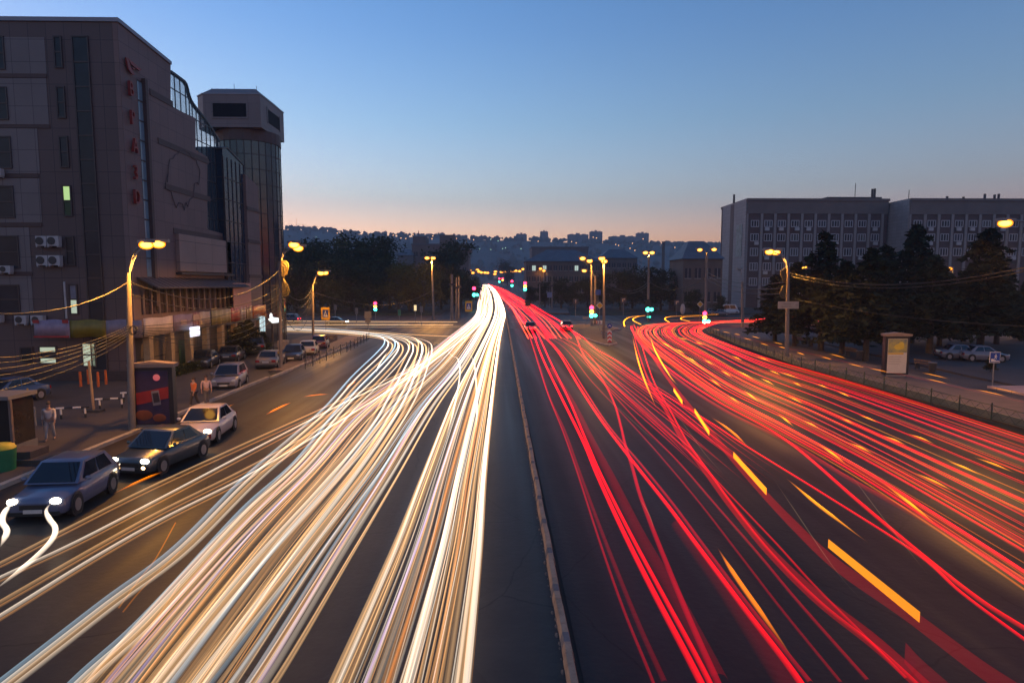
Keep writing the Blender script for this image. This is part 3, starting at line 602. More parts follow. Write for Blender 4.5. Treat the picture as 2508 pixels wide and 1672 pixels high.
# ================================================================ HILLS beyond the city
M_hill = pm('wooded_hill', (.045, .055, .05), .95, .5, .02)
prof = [(-2400, 560), (400, 548), (640, 556), (692, 558), (760, 560), (800, 562), (880, 570), (980, 576), (1080, 578), (1180, 584), (1300, 586), (1390, 590), (1500, 592), (1600, 596), (1700, 600), (1765, 600), (1900, 606), (2600, 610), (5200, 620)]
b = MB(); rows = [(980, 0.0), (1150, .30), (1320, .66), (1500, 1.0), (1750, .8), (2400, 0)]
for (Y, f_) in rows:
    for px, py in prof:
        z1 = P(px, py + 4, 1500).z; X = P(px, 690, Y).x
        b.v.append((X, Y, 8 + (z1 - 8) * f_ + (4 * mnoise.noise((X * .01, Y * .01, 1)) if 0 < f_ < 1 else 0) if f_ else 5))
n = len(prof)
for i in range(len(rows) - 1):
    for j in range(n - 1): b.f.append([i * n + j, i * n + j + 1, (i + 1) * n + j + 1, (i + 1) * n + j]); b.mi.append(0); b.sm.append(True)
struct(b.build('hills', M_hill))
def ridge_z(px):
    for (a, ya), (c, yc) in zip(prof, prof[1:]):
        if a <= px <= c: return P(px, ya + (yc - ya) * (px - a) / (c - a), 1500).z
    return 100
# the woods that cover the slope read as one mass of crowns
b = MB()
for k in range(900):
    px = rnd.uniform(600, 1900); f_ = 1 if k < 420 else rnd.random(); Y = 980 + 520 * f_; X = P(px, 690, Y).x
    zr = 8 + (ridge_z(px) - 8) * (f_ if f_ == 1 else max(0, min(1, (Y - 980) / 520 * 1.02))); s_ = rnd.uniform(3.5, 9)
    for q in range(3):
        c_ = Vector((X + rnd.uniform(-1, 1) * s_ * .6, Y + rnd.uniform(-8, 8), zr + rnd.uniform(-.6, .5) * s_)); s2 = s_ * rnd.uniform(.4, .75)
        o = len(b.v); m_ = bmesh.new(); bmesh.ops.create_icosphere(m_, subdivisions=1, radius=1)
        b.add([c_ + Vector((v.co.x * s2 * rnd.uniform(.7, 1.2), v.co.y * s2, v.co.z * s2 * rnd.uniform(.7, 1.25))) for v in m_.verts], [[v.index for v in f.verts] for f in m_.faces]); m_.free()
o = b.build('wood', pm('far_leaves', (.04, .05, .035), .95, .4, .05)); o['kind'] = 'stuff'
# apartment blocks on the ridge
for px0, px1, yt, lab in ((1264, 1290, 573, 'low flat roofed block on the ridge above the avenue'), (1323, 1342, 567, 'slim tower block alone on the ridge above the slate roof'), (1390, 1440, 574, 'wide stepped block on the ridge behind the paired lamps'),
                          (1444, 1474, 567, 'pair of joined towers on the ridge, taller than their neighbours'), (1491, 1558, 579, 'long ridge block with uneven roofline'), (1558, 1587, 571, 'tower joined to the end of the long ridge block'), (1636, 1690, 594, 'low broad block at the end of the ridge'), (1065, 1085, 573, 'small block half hidden among ridge trees')):
    Y = 1500; X0, X1 = P(px0, 690, Y).x, P(px1, 690, Y).x; z0 = ridge_z((px0 + px1) / 2) - 12; z1 = P(px0, yt, Y).z
    t = thing('apartment_block', lab, 'building', ((X0 + X1) / 2, Y, z0), 0, 'apartment blocks on the ridge'); b = MB(); b.box(X0, X1, Y, Y + 15, z0, z1)
    b.build('wall', pm('far_concrete', (.15, .145, .15), .8, .1, .05, brick=(6, 3, .5, (.08, .08, .085))), t)
    b = MB(); w_ = X1 - X0
    for q in range(3): b.box(X0 + w_ * (.1 + .3 * q), X0 + w_ * (.28 + .3 * q), Y + 3, Y + 9, z1, z1 + 1.5 + 2 * (q % 2))
    b.build('roof_hut', M_hg, t)
t = thing('tower_crane', 'tower crane standing on the ridge beside the glass tower', 'crane', (P(748, 690, 1500).x, 1500, 130)); M_cr = pm('crane_steel', (.16, .12, .12), .6)
b = MB(); b.tube([(P(742, 690, 1500).x, 1500, 120), P(742, 549, 1500)], .7, 5); b.build('mast', M_cr, t)
b = MB(); b.tube([P(733, 555, 1500), P(778, 556, 1500)], .5, 5); b.tube([P(742, 549, 1500), P(760, 555, 1500)], .25, 4); b.build('jib', M_cr, t)
b = MB(); b.tube([(P(727, 690, 1500).x, 1500, 120), P(727, 534, 1500)], [.8, .25], 5); tag(b.build('radio_mast', M_cr), 'thin lattice radio mast on the ridge next to the crane', 'mast')

# ================================================================ STREET LAMPS
M_conc = pm('pole_concrete', (.20, .16, .13), .85, .25, 1.0, bump=.3); M_steel = pm('pole_steel', (.20, .19, .19), .5, .2)
SOD = (1.0, .42, .06)

def bowl_mat(name, core, rim, sc_, sr):
    """frosted lamp bowl: hot core, with the orange glow around the lamp painted into its rim"""
    m = bpy.data.materials.new(name); m.use_nodes = True; N, L = nodes_of(m); N.remove(N['Principled BSDF']); lw = N.new('ShaderNodeLayerWeight'); lw.inputs['Blend'].default_value = .5
    e1 = N.new('ShaderNodeEmission'); e1.inputs[0].default_value = (*core, 1); e1.inputs[1].default_value = sc_; e2 = N.new('ShaderNodeEmission'); e2.inputs[0].default_value = (*rim, 1); e2.inputs[1].default_value = sr
    r = N.new('ShaderNodeMapRange'); r.interpolation_type = 'SMOOTHSTEP'; r.inputs['From Min'].default_value = .10; r.inputs['From Max'].default_value = .62; L.new(lw.outputs['Facing'], r.inputs['Value'])  # facing angle blends in the orange rim that imitates the halo
    mx = N.new('ShaderNodeMixShader'); L.new(r.outputs[0], mx.inputs[0]); L.new(e1.outputs[0], mx.inputs[1]); L.new(e2.outputs[0], mx.inputs[2]); L.new(mx.outputs[0], N['Material Output'].inputs['Surface']); return m
M_bulb = bowl_mat('sodium_bowl', (1.0, .47, .075), (1.0, .27, .005), 5.5, 2.0); M_bulb2 = bowl_mat('sodium_bowl_far', (1.0, .40, .05), (1.0, .25, .004), 4.5, 2.0); M_bulbw = em('lamp_white', (1.0, .82, .5), 16.0)
def lamp_light(p, power, parent, col=SOD):
    l = bpy.data.lights.new('lamp_light', 'SPOT'); l.spot_size = R(176); l.spot_blend = .45; l.energy = power * 3.8; l.color = col; l.shadow_soft_size = .25
    o = bpy.data.objects.new('lamp_light', l); COL.objects.link(o); o.parent = parent; o.location = Vector(p) - ORG[parent.name]; return o
def lamp_head(t, p, d, sz=.33, bulb=None):
    """a cobra head: dark shell over a glowing bowl"""
    d = Vector(d).normalized(); s_ = d.cross(Vector((0, 0, 1))).normalized(); p = Vector(p)
    b = MB(); b.obox(p + Vector((0, 0, sz * .52)), d * sz * 1.5, s_ * sz * .6, Vector((0, 0, sz * .22))); h = recalc(b.build('lamp_head', M_steel, t))
    b = MB(); b.ball(p + Vector((0, 0, sz * .0)), sz * 1.0, sz * 1.0, sz * .66, 14, 8); o = b.build('bulb_bowl', bulb or M_bulb, t); o.parent = h
def street_lamp(label, base, top, heads, r=.14, mat=None, power=900, group='street lamps with orange light', sz=.33, bulb=None, arm_from=None, light=True):
    base, top = Vector(base), Vector(top)
    t = thing('street_lamp', label, 'street lamp', base, 0, group)
    b = MB(); b.tube([base - Vector((0, 0, .2)), base.lerp(top, .5), top], [r * 1.25, r * 1.1, r * .8], 10); b.build('pole', mat or M_conc, t)
    for h in heads:
        h = Vector(h); a0 = top - Vector((0, 0, .15)); mid = a0.lerp(h, .35) + Vector((0, 0, abs(h.z - a0.z) * .35 + .1))
        end = h + (h - top).normalized() * -.3 + Vector((0, 0, sz * .55))
        b = MB(); b.tube(smooth_path([a0, mid, end], 8), .045, 6); b.build('arm', M_steel, t)
        d = Vector((h.x - top.x, h.y - top.y, 0)); d = d if d.length > .05 else Vector((0, -1, 0)); lamp_head(t, h, d, sz, bulb)
    if light:
        c = sum((Vector(h) for h in heads), Vector()) / len(heads); lamp_light(c - Vector((0, 0, .45)), power, t)
    return t
L1 = street_lamp('concrete street lamp with two heads in front of the panel clad office block', G(324, 1058), P(314, 668, 29.3), [P(358, 600, 28.2), P(388, 598, 29.6)], .13, sz=.30, power=900)
L2 = street_lamp('street lamp with a curly light garland beside the row of parked cars', G(688, 905), P(685, 640, 50.8), [P(720, 600, 49), P(730, 608, 51)], .115, sz=.42, power=1000)
L3 = street_lamp('street lamp with sagging cables on the kerb spur by the cross street', G(767, 832), P(766, 698, 79.3), [P(786, 669, 78), P(796, 668, 79)], .13, sz=.45, power=900)
L4 = street_lamp('tall twin headed lamp in front of the dark park trees', G(1062, 783), P(1058, 640, 123), [P(1046, 632, 123), P(1061, 632, 122)], .2, sz=.5, power=2600)
L5 = street_lamp('street lamp on the wedge island next to the chevron post', G(1479, 833), P(1479, 645, 76.8), [P(1474, 633, 75), P(1480, 640, 77.5)], .15, sz=.42, power=900)
L5b = street_lamp('street lamp rising behind the green signal of the wedge island', G(1449, 800), P(1449, 652, 101), [P(1427, 633, 101), P(1444, 639, 99)], .17, sz=.5, power=800)
L5c = street_lamp('lower street lamp with small head seen behind the wedge island', G(1457, 795), P(1458, 676, 104), [P(1431, 663, 106)], .2, sz=.42, power=400)
L6 = street_lamp('tall twin headed lamp on a green signal pole at the far corner', G(1587, 786), P(1589, 628, 116), [P(1581, 619, 116), P(1597, 619, 116)], .2, sz=.5, power=800)
L7 = street_lamp('twin armed lamp with yellow diamond sign at the plaza corner', G(1727, 800), P(1731, 618, 101), [P(1714, 612, 101), P(1749, 611, 101)], .18, sz=.42, power=700)
L8 = street_lamp('street lamp with a wing shaped garland and pale name board on the plaza pavement', G(1927, 883), P(1930, 657, 55.8), [P(1885, 617, 55.5), P(1900, 618, 56.5)], .16, sz=.40, power=1000)
q = P(2560, 600, 35); L9 = street_lamp('street lamp reaching in over the plaza conifers from beyond the frame', (q.x, q.y, 0), (q.x, q.y, P(2530, 545, 35).z), [P(2462, 547, 34)], .19, sz=.36, power=900)
for px, py, Y, lab, w in ((2325, 658, 80, 'reddish lamp glowing among the plaza conifers', 0), (1965, 655, 150, 'small twin lamp seen just past the wing shaped garland', 0), (1972, 654, 152, 'small lamp close behind the small twin lamp', 0), (2008, 656, 150, 'small lamp glowing at the edge of the first conifer', 0), (2487, 766, 85, 'low white park lamp by the white van', 1)):
    p = P(px, py, Y); street_lamp(lab, (p.x + .5, p.y, 0), (p.x + .5, p.y, p.z + .2), [p], .1, M_steel, 250, 'plaza lamps', .34 if Y < 100 else .45, M_bulbw if w else M_bulb2, light=Y < 100)
# unlit thin lamp by the long office
p = G(1819, 803); t = street_lamp('slim unlit lamp post with bent tip in front of the pale end wall', p, P(1818, 690, p.y), [P(1811, 660, p.y)], .2, sz=.3, bulb=M_steel, light=False)
# the two rows that climb the avenue
for i, (px, py, X) in enumerate([(1150, 662, -15), (1158, 668, -13), (1169.5, 661, -13), (1173, 665, -12), (1179, 667, -12), (1188, 667.5, -12.5), (1194, 668, -12)]):
    Y = X * F / (px - 1220); p = P(px, py, Y); g = gz(Y)
    street_lamp('orange street lamp in the row along the oncoming side of the climbing avenue', (p.x - 1.2, p.y, g), (p.x - 1.2, p.y, p.z - .1), [p], .18, M_steel, 200, 'lamps along the oncoming side of the avenue', .003 * Y, M_bulb2, light=i < 2)
for i, (px, py, X) in enumerate([(1332, 663, 17), (1324, 658, 17), (1308, 659.5, 17), (1294, 660, 16), (1281, 659, 15), (1272.5, 664, 15), (1264, 663, 14.5), (1257, 664.5, 14), (1252, 665.5, 14), (1247, 666, 13.5), (1242, 666, 13.5), (1236, 666, 13), (1228, 666, 10), (1213.5, 665, -4), (1212, 671, -5)]):
    Y = min(max(X * F / (px - 1220), 150), 690); p = P(px, py, Y); g = gz(Y)
    street_lamp('orange street lamp in the row along the outbound side of the climbing avenue', (p.x + 1.2, p.y, g), (p.x + 1.2, p.y, p.z - .1), [p], .18, M_steel, 200, 'lamps along the outbound side of the avenue', .0028 * Y, M_bulb2, light=i < 3)
# lights of the hillside
M_hl = em('hill_lamp_orange', (1.0, .45, .15), 4); M_hg2 = em('hill_lamp_green', (.6, 1.0, .6), 2.5)
for (px, py, g_) in ((826, 571, 0), (774, 580, 1), (963, 576, 0), (982, 583, 0), (994, 584, 0), (1012, 575, 0), (1060, 578, 0), (1058, 585, 0), (1118, 584, 0), (1143, 591, 0), (1160, 587, 0), (1202, 586, 1), (1220, 590, 1), (1175, 610, 1), (1202, 611, 1), (1231, 609, 1), (1238, 607, 1), (1276, 609, 1), (1318, 591, 0), (1400, 592, 0), (1411, 595, 0), (1453, 581, 0), (1461, 583, 0), (1508, 599, 0), (1515, 601, 0), (1549, 596, 0), (1543, 608, 0), (1555, 613, 0), (1653, 606, 0), (1684, 607, 0), (1575, 585, 0)):
    p = P(px, py, 990); b = MB(); s_ = .6 if not g_ else .45; b.ball(p, s_, s_, s_ * 1.1, 8, 5)
    t = thing('hillside_lamp', ('tiny greenish lamp' if g_ else 'tiny orange lamp') + ' shining on the wooded hillside', 'lamp', (p.x, p.y, gz(990)), 0, 'greenish lamps on the hillside' if g_ else 'orange lamps on the hillside')
    b.build('globe', M_hg2 if g_ else M_hl, t); b = MB(); b.tube([(p.x, p.y + .1, gz(990)), (p.x, p.y + .1, p.z)], .12, 5); b.build('pole', M_steel, t)

# ---- cables hung between the poles
M_cab = pm('cable_black', (.022, .02, .018), .6)
def cable(p, q, sag, r, label, group='overhead cables'):
    p, q = Vector(p), Vector(q); b = MB(); b.tube([p.lerp(q, k / 24) - Vector((0, 0, sag * 4 * (k / 24) * (1 - k / 24))) for k in range(25)], r, 5)
    return tag(b.build('cable', M_cab, None), label, 'cable', group)
lt = P(314, 690, 29.3)
cable(lt, P(686, 660, 50.8), 1.5, .03, 'thick sagging cable from the concrete lamp to the garland lamp')
cable(P(-90, 765, 16), lt, .5, .028, 'thick cable coming in above the banners to the concrete lamp')
cable(P(316, 720, 29.3), P(686, 700, 50.8), 1.2, .022, 'thin sagging cable under the thick one to the garland lamp')
for k, (ya, yb2) in enumerate(((880, 795), (895, 800), (912, 806), (930, 812), (950, 818), (972, 826))):
    cable(P(-80, ya, 17), P(318, yb2, 29.3), .35, .015, 'thin cable of the bundle fanning down from the concrete lamp', 'cable bundle by the concrete lamp')
for k in range(6):
    cable(P(322, 800 + k * 3, 29.3), P(686, 722 + k * 9, 50.8), .5 + .18 * k, .018, 'thin cable of the bundle in front of the banners', 'cable bundle across the banners')
for k in range(5):
    cable(P(688, 700 + k * 14, 50.8), P(766, 702 + k * 7, 79.3), 1.4 + .35 * k, .025, 'sagging cable between the garland lamp and the kerb spur lamp', 'cables to the kerb spur lamp')
cable(P(1934, 668, 55.8), P(2530, 650, 36), 1.1, .034, 'thick cable crossing in front of the plaza conifers')
cable(P(1934, 675, 55.8), P(2530, 660, 36), 1.1, .03, 'thinner cable just under the thick one before the conifers')
cable(P(1934, 730, 55.8), P(2530, 800, 38), .4, .025, 'low thin cable passing in front of the conifer trunks')
for k in range(3): cable(P(1731, 665 + k * 9, 101), P(1930, 690 + k * 14, 55.8), .9, .035, 'sagging cable from the twin armed lamp to the plaza pavement lamp', 'cables to the plaza pavement lamp')
cable(P(1590, 690, 116), P(1727, 680, 101), 1.8, .05, 'sagging cable between the far corner lamp and the twin armed lamp')
for k in range(2): cable(P(1480, 690 + k * 6, 76.8), P(1588, 690 + 6 * k, 116), 1.4, .04, 'sagging cable from the wedge island lamp to the far corner lamp', 'cables over the junction')
cable(P(767, 715, 79), P(1058, 712, 122), 2.2, .05, 'long sagging cable in front of the dark park trees')
# coiled cable and box on the concrete lamp
p = P(330, 808, 29.1); b = MB(); b.tube([p + Vector((.16 * math.cos(a * .7), -.05 - .01 * a, .2 * math.sin(a * .7))) for a in range(19)], .025, 5); tag(b.build('cable_coil', M_cab), 'black coil of spare cable tied to the concrete lamp pole', 'cable coil')
# curly garlands
M_gar = pm('garland_mesh', (.10, .075, .025), .6, .3, 6)
def garland(label, c, s_, side, base):
    t = thing('light_garland', label, 'garland', base); b = MB(); c = Vector(c)
    for sc_ in (1.0, .72, .45):
        pts = [c + Vector((side * s_ * sc_ * (.05 + .55 * abs(math.sin(a * 2)) ** .8), 0, s_ * 1.45 * math.cos(a) * (.55 + .45 * sc_))) for a in [k * math.pi / 20 for k in range(21)]]
        b.tube(pts, .05, 5)
    b.build('frame', M_gar, t); b = MB(); nn = 16
    outer = [(side * s_ * (.05 + .55 * abs(math.sin(a * 2)) ** .8), s_ * 1.45 * math.cos(a)) for a in [k * math.pi / nn for k in range(nn + 1)]]
    for (x, z), (x2, z2) in zip(outer, outer[1:]): b.box(min(c.x, c.x + x), max(c.x + .01, c.x + x), c.y - .02, c.y + .02, c.z + min(z, z2), c.z + max(z, z2) - .004)
    b.build('net', pm('garland_net', (.06, .045, .015), .7, .5, 9), t); return t
garland('wing shaped light garland fixed to the plaza pavement lamp', P(1926, 694, 55.7), .92, -1, P(1926, 735, 55.8))
garland('curly light garland fixed to the lamp beside the parked cars', P(690, 682, 50.6), .98, 1, P(690, 720, 50.8))

# ================================================================ SIGNALS AND SIGNS
M_sred = em('signal_red', (1.0, .03, .10), 7); M_samb = em('signal_amber', (1.0, .45, .04), 7); M_sgrn = em('signal_green', (.05, 1.0, .65), 8); M_shell = pm('signal_shell', (.02, .02, .02), .5)
def signal(label, px, py, Y, lit=('r', 'a', 'g'), arrow=True, sc=1.0, pole=True):
    c = P(px, py, Y); g = gz(Y); t = thing('traffic_light', label, 'traffic light', (c.x, c.y, g), 0, 'traffic lights at the junction'); s_ = .17 * sc
    b = MB(); b.box(c.x - s_ * 1.2, c.x + s_ * 1.2, c.y + .02, c.y + .25, c.z - s_ * 3.8, c.z + s_ * 3.8)
    if arrow: b.box(c.x + s_ * 1.23, c.x + s_ * 3.5, c.y + .02, c.y + .2, c.z - s_ * 3.8, c.z - s_ * 1.4)
    b.build('housing', M_shell, t)
    for k, (m, ch) in enumerate(((M_sred, 'r'), (M_samb, 'a'), (M_sgrn, 'g'))):
        b = MB(); zz = c.z + s_ * 2.5 * (1 - k); b.ball((c.x, c.y, zz), s_ * (1.4 if ch in lit else .9), .07, s_ * (1.4 if ch in lit else .9), 12, 6); b.build('lens', m if ch in lit else M_shell, t)
        b = MB(); b.box(c.x - s_, c.x + s_, c.y - .22, c.y + .018, zz + s_ * 1.08, zz + s_ * 1.16); b.build('visor', M_shell, t)
    if arrow: b = MB(); b.ball((c.x + s_ * 2.4, c.y, c.z - s_ * 2.5), s_ * 1.1, .07, s_ * 1.1, 12, 6); b.build('lens', M_sgrn, t)
    if pole: b = MB(); b.tube([(c.x, c.y + .16, g - .1), (c.x, c.y + .16, c.z + s_ * 3)], .07, 8); b.build('pole', M_steel, t)
    return t
signal('traffic light with red over green at the park corner of the cross street', 919, 750, 115, ('r', 'a', 'g'), False, 1.3)
signal('traffic light with red and green arrow beside the white beam of headlights', 1161, 714, 165, ('r', 'g'), True, 2.0)
signal('small traffic light over the far red trails', 1254, 694, 230, ('r', 'g'), False, 1.9)
signal('traffic light with red over green in front of the slate roofed house', 1286, 701, 185, ('r', 'a', 'g'), False, 2.1)
signal('tiny traffic light near the crest of the avenue', 1223, 686, 330, ('r', 'g'), False, 2)
signal('tiny traffic light with amber just past its twin near the crest', 1231, 686, 330, ('r', 'a'), False, 2)
signal('bright traffic light with red and green arrow on the wedge island', 1449, 763, 100, ('r', 'a', 'g'), True, 1.5)
signal('traffic light glowing mainly green on the far corner lamp', 1587, 748, 112, ('g',), True, 1.7)
signal('bright red and green traffic light under the yellow diamond sign', 1726, 777, 99, ('r', 'a', 'g'), True, 1.5)
M_teal = em('pedestrian_green', (.03, .85, .6), 3)
for px, py, Y, lab in ((1589, 778, 113, 'pair of small teal pedestrian lights low on the far corner pole'), (1726, 808, 98.5, 'stacked teal pedestrian lights low on the plaza corner pole')):
    c = P(px, py, Y); t = thing('pedestrian_light', lab, 'pedestrian light', (c.x, c.y, c.z - .5)); b = MB(); b.box(c.x - .42, c.x + .42, c.y, c.y + .2, c.z - .4, c.z + .4); b.build('housing', M_shell, t)
    for dx in (-.22, .22):
        b = MB(); b.box(c.x + dx - .13, c.x + dx + .13, c.y - .03, c.y - .003, c.z + .0, c.z + .3); b.build('lens', M_teal, t)
# flat road signs: board + post
M_yel = pm('sign_yellow', (.62, .36, .02), .5, .08); M_blu = pm('sign_blue', (.012, .045, .26), .5, .08); M_whi = pm('sign_white_paint', (.62, .60, .58), .5, .08); M_srd = pm('sign_red_paint', (.5, .04, .03), .5, .1)
M_back = pm('sign_back', (.16, .15, .15), .5, .1)
def post(t, c, g, r=.04, dy=.06): b = MB(); b.tube([(c.x, c.y + dy, g - .1), (c.x, c.y + dy, c.z)], r, 6); b.build('post', M_steel, t)
def sign(name, label, px, py, Y, w, h, layers, postto=None, cat='sign', dy=.06, group=None):
    """layers: (material, polygon in -1..1 board units); each later layer sits 6 mm nearer the road"""
    c = P(px, py, Y); g = gz(Y) if postto is None else postto; t = thing(name, label, cat, (c.x, c.y, g), 0, group)
    for k, (nm, m, poly) in enumerate(layers):
        b = MB(); y = c.y - .012 * k; b.extr([(c.x + u * w / 2, y, c.z + v * h / 2) for u, v in poly], (0, .03 if k == 0 else .008, 0)); recalc(b.build(nm, m, t))
    post(t, c, g, dy=dy); return t
SQ = [(-1, -1), (1, -1), (1, 1), (-1, 1)]
def sc_(p, s, dx=0, dy=0): return [(x * s + dx, y * s + dy) for x, y in p]
DI = [(0, -1), (1, 0), (0, 1), (-1, 0)]; CI = [(math.cos(k * math.pi / 8), math.sin(k * math.pi / 8)) for k in range(16)]
WALK = [(-.1, .55), (.1, .55), (.12, .2), (.35, 0), (.3, -.08), (.08, .05), (.25, -.55), (.1, -.55), (0, -.15), (-.2, -.55), (-.33, -.5), (-.1, .0), (-.3, .05), (-.32, .15), (-.05, .25)]
for px, py, Y, lab in ((1469, 748, 90, 'yellow diamond priority sign over the wedge island'), (1715, 745, 99.5, 'yellow diamond priority sign on the plaza corner')):
    sign('road_sign', lab, px, py, Y, 1.05, 1.05, [('board', M_whi, DI), ('face', M_yel, sc_(DI, .8))])
for px, py, Y, lab in ((797, 768, 85, 'pedestrian crossing sign with yellow border by the kerb spur lamp'), (1148, 750, 150, 'pedestrian crossing sign with yellow border beside the white beam')):
    s_ = 1.15 if Y < 100 else 1.7
    sign('road_sign', lab, px, py, Y, s_, s_ * 1.5, [('board', M_yel, SQ), ('face', M_blu, [(x * .68, y * .62) for x, y in SQ]), ('face', M_whi, [(-.55, -.5), (.55, -.5), (0, .5)]), ('pictogram', M_shell, sc_(WALK, .42, 0, -.08))])
sign('road_sign', 'blue pedestrian underpass sign with walking figure near the stair railing', 2437, 875, 41.5, .74, .74, [('board', M_whi, SQ), ('face', M_blu, sc_(SQ, .9)), ('pictogram', M_whi, sc_(WALK, .85, .1, .15)), ('pictogram', M_whi, [(-.75, -.25), (-.3, -.25), (-.3, -.45), (.1, -.45), (.1, -.6), (.7, -.6), (.7, -.75), (-.75, -.75)])])
t = thing('chevron_post', 'red and white chevron post with round blue arrow sign on the island tip', 'road sign', G(1493, 842)); o_ = ORG[t.name]; Y = o_.y
for k in range(6):
    yb_ = 839 - k * 5; c = P(1493, yb_, Y); z0, z1 = P(1493, yb_, Y).z, P(1493, yb_ - 5, Y).z; w = .24
    b = MB(); d = .10; b.extr([(c.x - w, Y - .03, z0 - d), (c.x, Y - .03, z0 + d), (c.x + w, Y - .03, z0 - d), (c.x + w, Y - .03, z1 - d), (c.x, Y - .03, z1 + d), (c.x - w, Y - .03, z1 - d)], (0, .05, 0)); recalc(b.build('stripe', M_whi if k % 2 else M_srd, t))
c = P(1493, 798, Y); b = MB(); b.extr([(c.x + .28 * u, Y - .03, c.z + .28 * v) for u, v in CI], (0, .04, 0)); recalc(b.build('arrow_disc', M_blu, t))
b = MB(); b.extr([(c.x + .28 * u, Y - .05, c.z + .28 * v) for u, v in [(-.6, -.1), (0, .55), (.6, -.1), (.4, -.3), (0, .1), (-.4, -.3)]], (0, .015, 0)); recalc(b.build('arrow', M_whi, t)); post(t, c, 0)
sign('chevron_board', 'wide red and white chevron board behind the island lamp', 1463, 789, 108, 1.7, .62, [('board', M_whi, SQ)] + [('chevron', M_srd, [(x + dx, y) for x, y in [(-.28, -.9), (-.12, -.9), (.1, 0), (-.12, .9), (-.28, .9), (-.06, 0)]]) for dx in (-.6, 0, .6)])
sign('name_board', 'pale name board with two faded lines on the plaza pavement lamp', 1931, 747, 55.5, 1.9, .66, [('board', pm('name_board', (.42, .33, .24), .6, .15), SQ), ('faded_line', pm('faded_ink', (.24, .18, .13), .7), [(-.5, .28), (.25, .28), (.25, .4), (-.5, .4)]), ('faded_line', pm('faded_ink', (.24, .18, .13)), [(-.7, -.45), (.3, -.45), (.3, -.33), (-.7, -.33)]), ('arrow', pm('faded_ink', (.24, .18, .13)), [(.6, -.05), (.78, .16), (.92, -.05), (.84, -.05), (.78, .04), (.7, -.05)])], postto=ORG[L8.name].z + 5, dy=.2)
sign('name_board', 'small whitish board on thin post before the chevron board', 1435, 778, 100, 1.05, .42, [('board', pm('name_board2', (.35, .31, .24), .6, .15), SQ)])
for px, py, lab, pic in ((1410, 738, 'small dark lane sign with straight arrow', [(-.15, -.6), (.15, -.6), (.15, .2), (.4, .2), (0, .7), (-.4, .2), (-.15, .2)]), (1527, 735, 'small dark lane sign with bent arrow nearer the wedge island', [(-.4, -.6), (-.1, -.6), (-.1, .25), (.3, .25), (.3, 0), (.7, .4), (.3, .75), (.3, .5), (-.4, .5)]), (1658, 741, 'small dark lane sign with bent arrow nearer the diamond sign', [(-.4, -.6), (-.1, -.6), (-.1, .25), (.3, .25), (.3, 0), (.7, .4), (.3, .75), (.3, .5), (-.4, .5)])):
    sign('lane_sign', lab, px, py, 130, 1.15, 1.15, [('board', pm('dark_panel', (.05, .045, .06), .6), SQ), ('arrow', pm('arrow_pale', (.5, .33, .22), .6), pic)])
sign('road_sign', 'small blue board on the pole behind the wedge island signal', 1465, 716, 103, .9, .85, [('board', M_blu, SQ)])
sign('dark_board', 'dark square back of a sign standing amid the far red trails', 1293, 743, 130, 1.1, 1.05, [('board', M_shell, SQ)])
sign('road_sign', 'pale blue road sign by the far outbound pavement', 1346, 722, 150, 1.1, 1.3, [('board', pm('pale_blue', (.12, .17, .3), .5), SQ)])
sign('road_sign', 'blank whitish direction sign back on the kerb spur near the turning trails', 901, 771, 90, 1.0, 1.0, [('board', M_back, SQ)]); sign('road_sign', 'round sign back on the same post below the square one', 901, 786, 89.9, .8, .8, [('board', M_back, CI)])
for px, pt, pb, lab in ((821, 746, 790, 'first'), (873, 754, 798, 'a'), (978, 758, 797, 'b'), (1017, 747, 790, 'c'), (1032, 750, 797, 'd')):
    c = G(px, pb); tp = P(px, pt, c.y); tt = thing('sign_post', {'first': 'thin post just past the yellow bordered crossing sign', 'a': 'thin post between the two traffic facing signs at the kerb spur', 'b': 'post with small green topped box along the cross street', 'c': 'post with a small glowing cap along the cross street', 'd': 'plain thin post next to the one with a glowing cap'}[lab], 'post', c)
    b = MB(); b.tube([c, tp], .06, 6); b.build('post', M_steel, tt); b = MB(); b.box(tp.x - .22, tp.x + .22, tp.y - .1, tp.y + .1, tp.z - 1.0, tp.z); b.build('cap', em('cap_glow', (1, .75, .35), 1.0) if lab == 'c' else (pm('cap_green', (.05, .2, .12)) if lab == 'b' else M_back), tt)
for px, pt, pb, w in ((1107, 672, 785, .28), (1118, 680, 783, .2), (1124, 678, 780, .22), (1352, 676, 760, .2), (1322, 670, 755, .18)):
    c = G(px, pb); b = MB(); b.tube([c, P(px, pt, c.y)], [w, w * .7], 8)
    tt = thing('utility_pole', {1107: 'thickest bare pole beside the park trees', 1118: 'thin middle pole of the three by the park', 1124: 'bare pole of the three nearest the white beam', 1352: 'bare pole on the outbound pavement before the low dark house', 1322: 'bare pole further up the outbound pavement'}[px], 'pole', c); b.build('pole', M_conc, tt)
    b = MB(); q = P(px, pt + 22, c.y); b.box(q.x - w * 2.2, q.x + w * 2.2, q.y - .3, q.y - .2, q.z - .4, q.z); b.build('bracket', M_dark, tt)
sign('direction_board', 'pale overhead direction board on the crest of the avenue', 1214, 679, 480, 3.2, 2.4, [('board', pm('board_pale', (.5, .5, .42), .6), SQ)])  # board surface is plain pale colour without emission
c = G(1672, 776); t = thing('monument', 'pale oval sculpture standing on the far corner lawn', 'sculpture', c); q = P(1672, 757, c.y); b = MB(); b.ball(q, .55, .25, 1.15, 12, 8); b.build('oval', pm('pale_stone', (.36, .32, .31), .7), t); b = MB(); b.tube([c, q], .12, 8); b.build('stem', M_dark, t)

